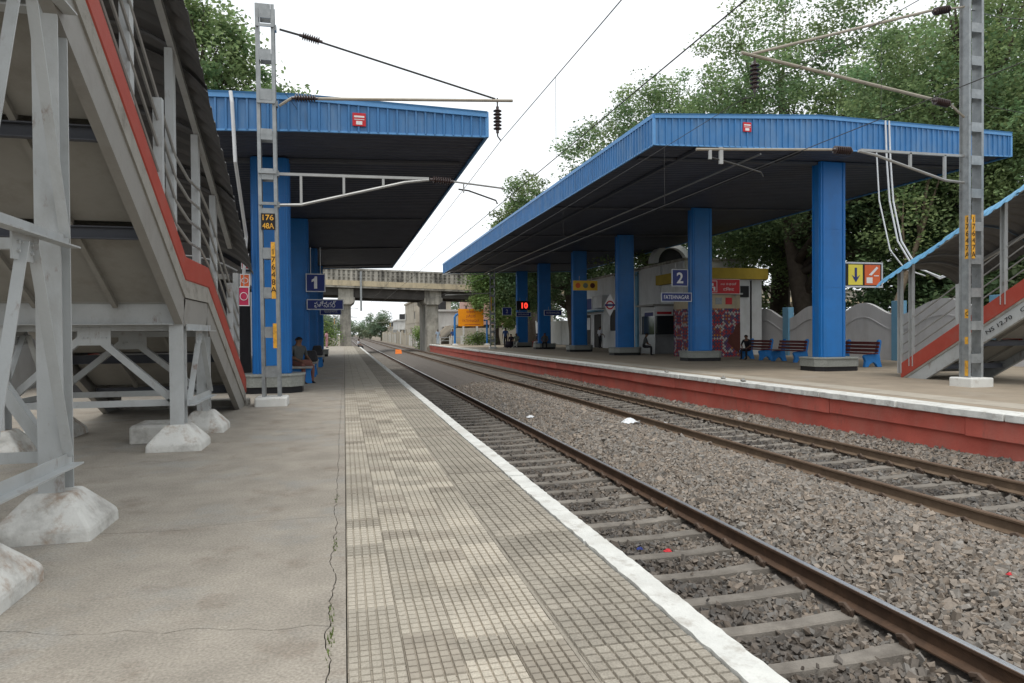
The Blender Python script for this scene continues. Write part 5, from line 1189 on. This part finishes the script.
person('person in green shirt and white trousers sitting in front of the farthest column', (13.95, 55.2, Z2-.06), R(-30), 'sit', 'shirt_green', 'trousers_white', 1.68, PA)
person('person in white shirt leaning back on the far slatted bench', (16.4, 56.8, Z2-.06), R(-80), 'sit', 'shirt_white', 'trousers_white', 1.68, PA)
person('person in dark top sitting beside the one in white on the far bench', (16.4, 57.4, Z2-.06), R(-80), 'sit', 'shirt_black', 'red_cloth', 1.66, PA)
person('person in dark jacket hunched on the plinth of the fifth far column', (14.75, 49.6, Z2-.06), R(-20), 'slump', 'shirt_grey', 'trousers_dark', 1.72, PA)
person('man in white shirt and black trousers standing at the ticket door', (19.3, 49.9, Z2), R(110), 'stand', 'shirt_white', 'trousers_dark', 1.72, PA, armvar=1)
person('person in dark clothes bent over a bag on the plinth of the third far column', (15.75, 34.3, Z2-.06), R(60), 'slump', 'shirt_grey', 'trousers_dark', 1.66, PA)
person('boy in black jacket seated on the slatted bench by the patterned kiosk', (17.45, 27.0, Z2-.04), R(-60), 'slump', 'shirt_black', 'trousers_dark', 1.5, PA)
person('person in pale blue shirt standing at the end of the far platform', (9.95, 74.5, Z2), R(10), 'stand', 'shirt_blue', 'shirt_blue', 1.7, PA)
person('person in navy shirt standing under the left post of the name board', (10.9, 70, Z2), R(-30), 'stand', 'shirt_navy', 'trousers_white', 1.7, PA)

# ================================================================ LITTER
def scrap(name, label, cat, x, y, z, s, mat, seed, group='litter on the ballast'):
    r = random.Random(seed); n = 5; v = []; f = []
    for i in range(n+1):
        for q in range(n+1): v.append((x+s*(i/n-.5)*1.4+r.uniform(-.1, .1)*s, y+s*(q/n-.5)+r.uniform(-.1, .1)*s, z+s*.45*math.sin(PI*i/n)*math.sin(PI*q/n)+r.uniform(0, .14)*s))
    for i in range(n):
        for q in range(n): a = i*(n+1)+q; f.append((a, a+1, a+n+2, a+n+1))
    o = MB().add(v, f).build(name, mat, fixn=False); md = o.modifiers.new('thickness', 'SOLIDIFY'); md.thickness = .004
    tag(o, label, cat, group)
scrap('plastic_bag', 'crumpled white plastic bag on the ballast between the tracks', 'plastic bag', 6.25, 14.35, -.76, .24, 'plastic_white', 1)
scrap('plastic_bag', 'small white plastic bag by the rail at the far track', 'plastic bag', 7.25, 14.6, -.88, .14, 'plastic_white', 2)
scrap('plastic_bag', 'white plastic scrap between the rails of the far track', 'plastic bag', 7.0, 11.95, -.86, .15, 'plastic_white', 3)
scrap('plastic_bag', 'pale wrapper on the ballast farther along the near track', 'plastic bag', 4.6, 16.8, -.87, .14, 'plastic_white', 4)
scrap('wrapper', 'red wrapper scrap near the left end of a sleeper', 'wrapper', 3.3, 6.6, -1.03, .06, 'sign_red', 5)
scrap('wrapper', 'blue wrapper scrap between two sleepers of the near track', 'wrapper', 3.05, 6.75, -1.03, .05, 'sign_blue', 6)
scrap('wrapper', 'tiny red scrap among the near ballast stones at lower right', 'wrapper', 5.35, 4.5, -.74, .035, 'sign_red', 7)
o = MB().add([(5.1, 71.3, -.8), (5.8, 71.4, -.82), (5.75, 71.7, -.38), (5.15, 71.6, -.33), (5.1, 71.36, -.8), (5.8, 71.46, -.82), (5.75, 71.76, -.38), (5.15, 71.66, -.33)], [(0, 1, 2, 3), (7, 6, 5, 4), (0, 4, 5, 1), (1, 5, 6, 2), (2, 6, 7, 3), (3, 7, 4, 0)]).build('orange_board', 'orange_sheet', bevel=.01); tag(o, 'orange board leaning on the ballast between the tracks near the bridge', 'board')
for i, (x, y) in enumerate(((9.5, 14.9), (9.55, 15.9), (9.5, 19))):
    r = random.Random(i); mb = MB(); mb.lathe([(.02, 0), (.06, .012), (.065, .04), (.03, .075), (.008, .09)], (x, y, Z2+.01), 7); mb.v = [(a+r.uniform(-.02, .02), b+r.uniform(-.03, .03), c) for a, b, c in mb.v]
    o = mb.build('stone', 'slab_grey'); tag(o, ('dark stone lying on the white coping left of the chipped edge', 'second dark stone beside it on the white coping', 'dark lump on the white coping farther along')[i], 'stone', 'stones on the coping')

# moss and grass in the platform crack
gv = []; gf = []; r = random.Random(21)
for (yc, n, sp) in ((3.0, 34, .2), (3.3, 14, .1), (4.35, 16, .12), (5.6, 12, .2), (2.5, 10, .2)):
    for _ in range(n):
        x = -.072+r.gauss(0, .008); y = yc+r.gauss(0, sp*.5); h = r.uniform(.006, .022); a = r.uniform(0, PI); dx, dy = math.cos(a)*.006, math.sin(a)*.006; k = len(gv)
        gv += [(x-dx, y-dy, -.01), (x+dx, y+dy, -.01), (x+r.uniform(-.012, .012), y+r.uniform(-.012, .012), h)]; gf.append((k, k+1, k+2))
pm('moss', (.11, .15, .04), .3, 40, .9)
tag(MB().add(gv, gf).build('moss', 'moss', fixn=False), 'green moss and grass growing in the long platform crack', 'moss', kind='stuff')
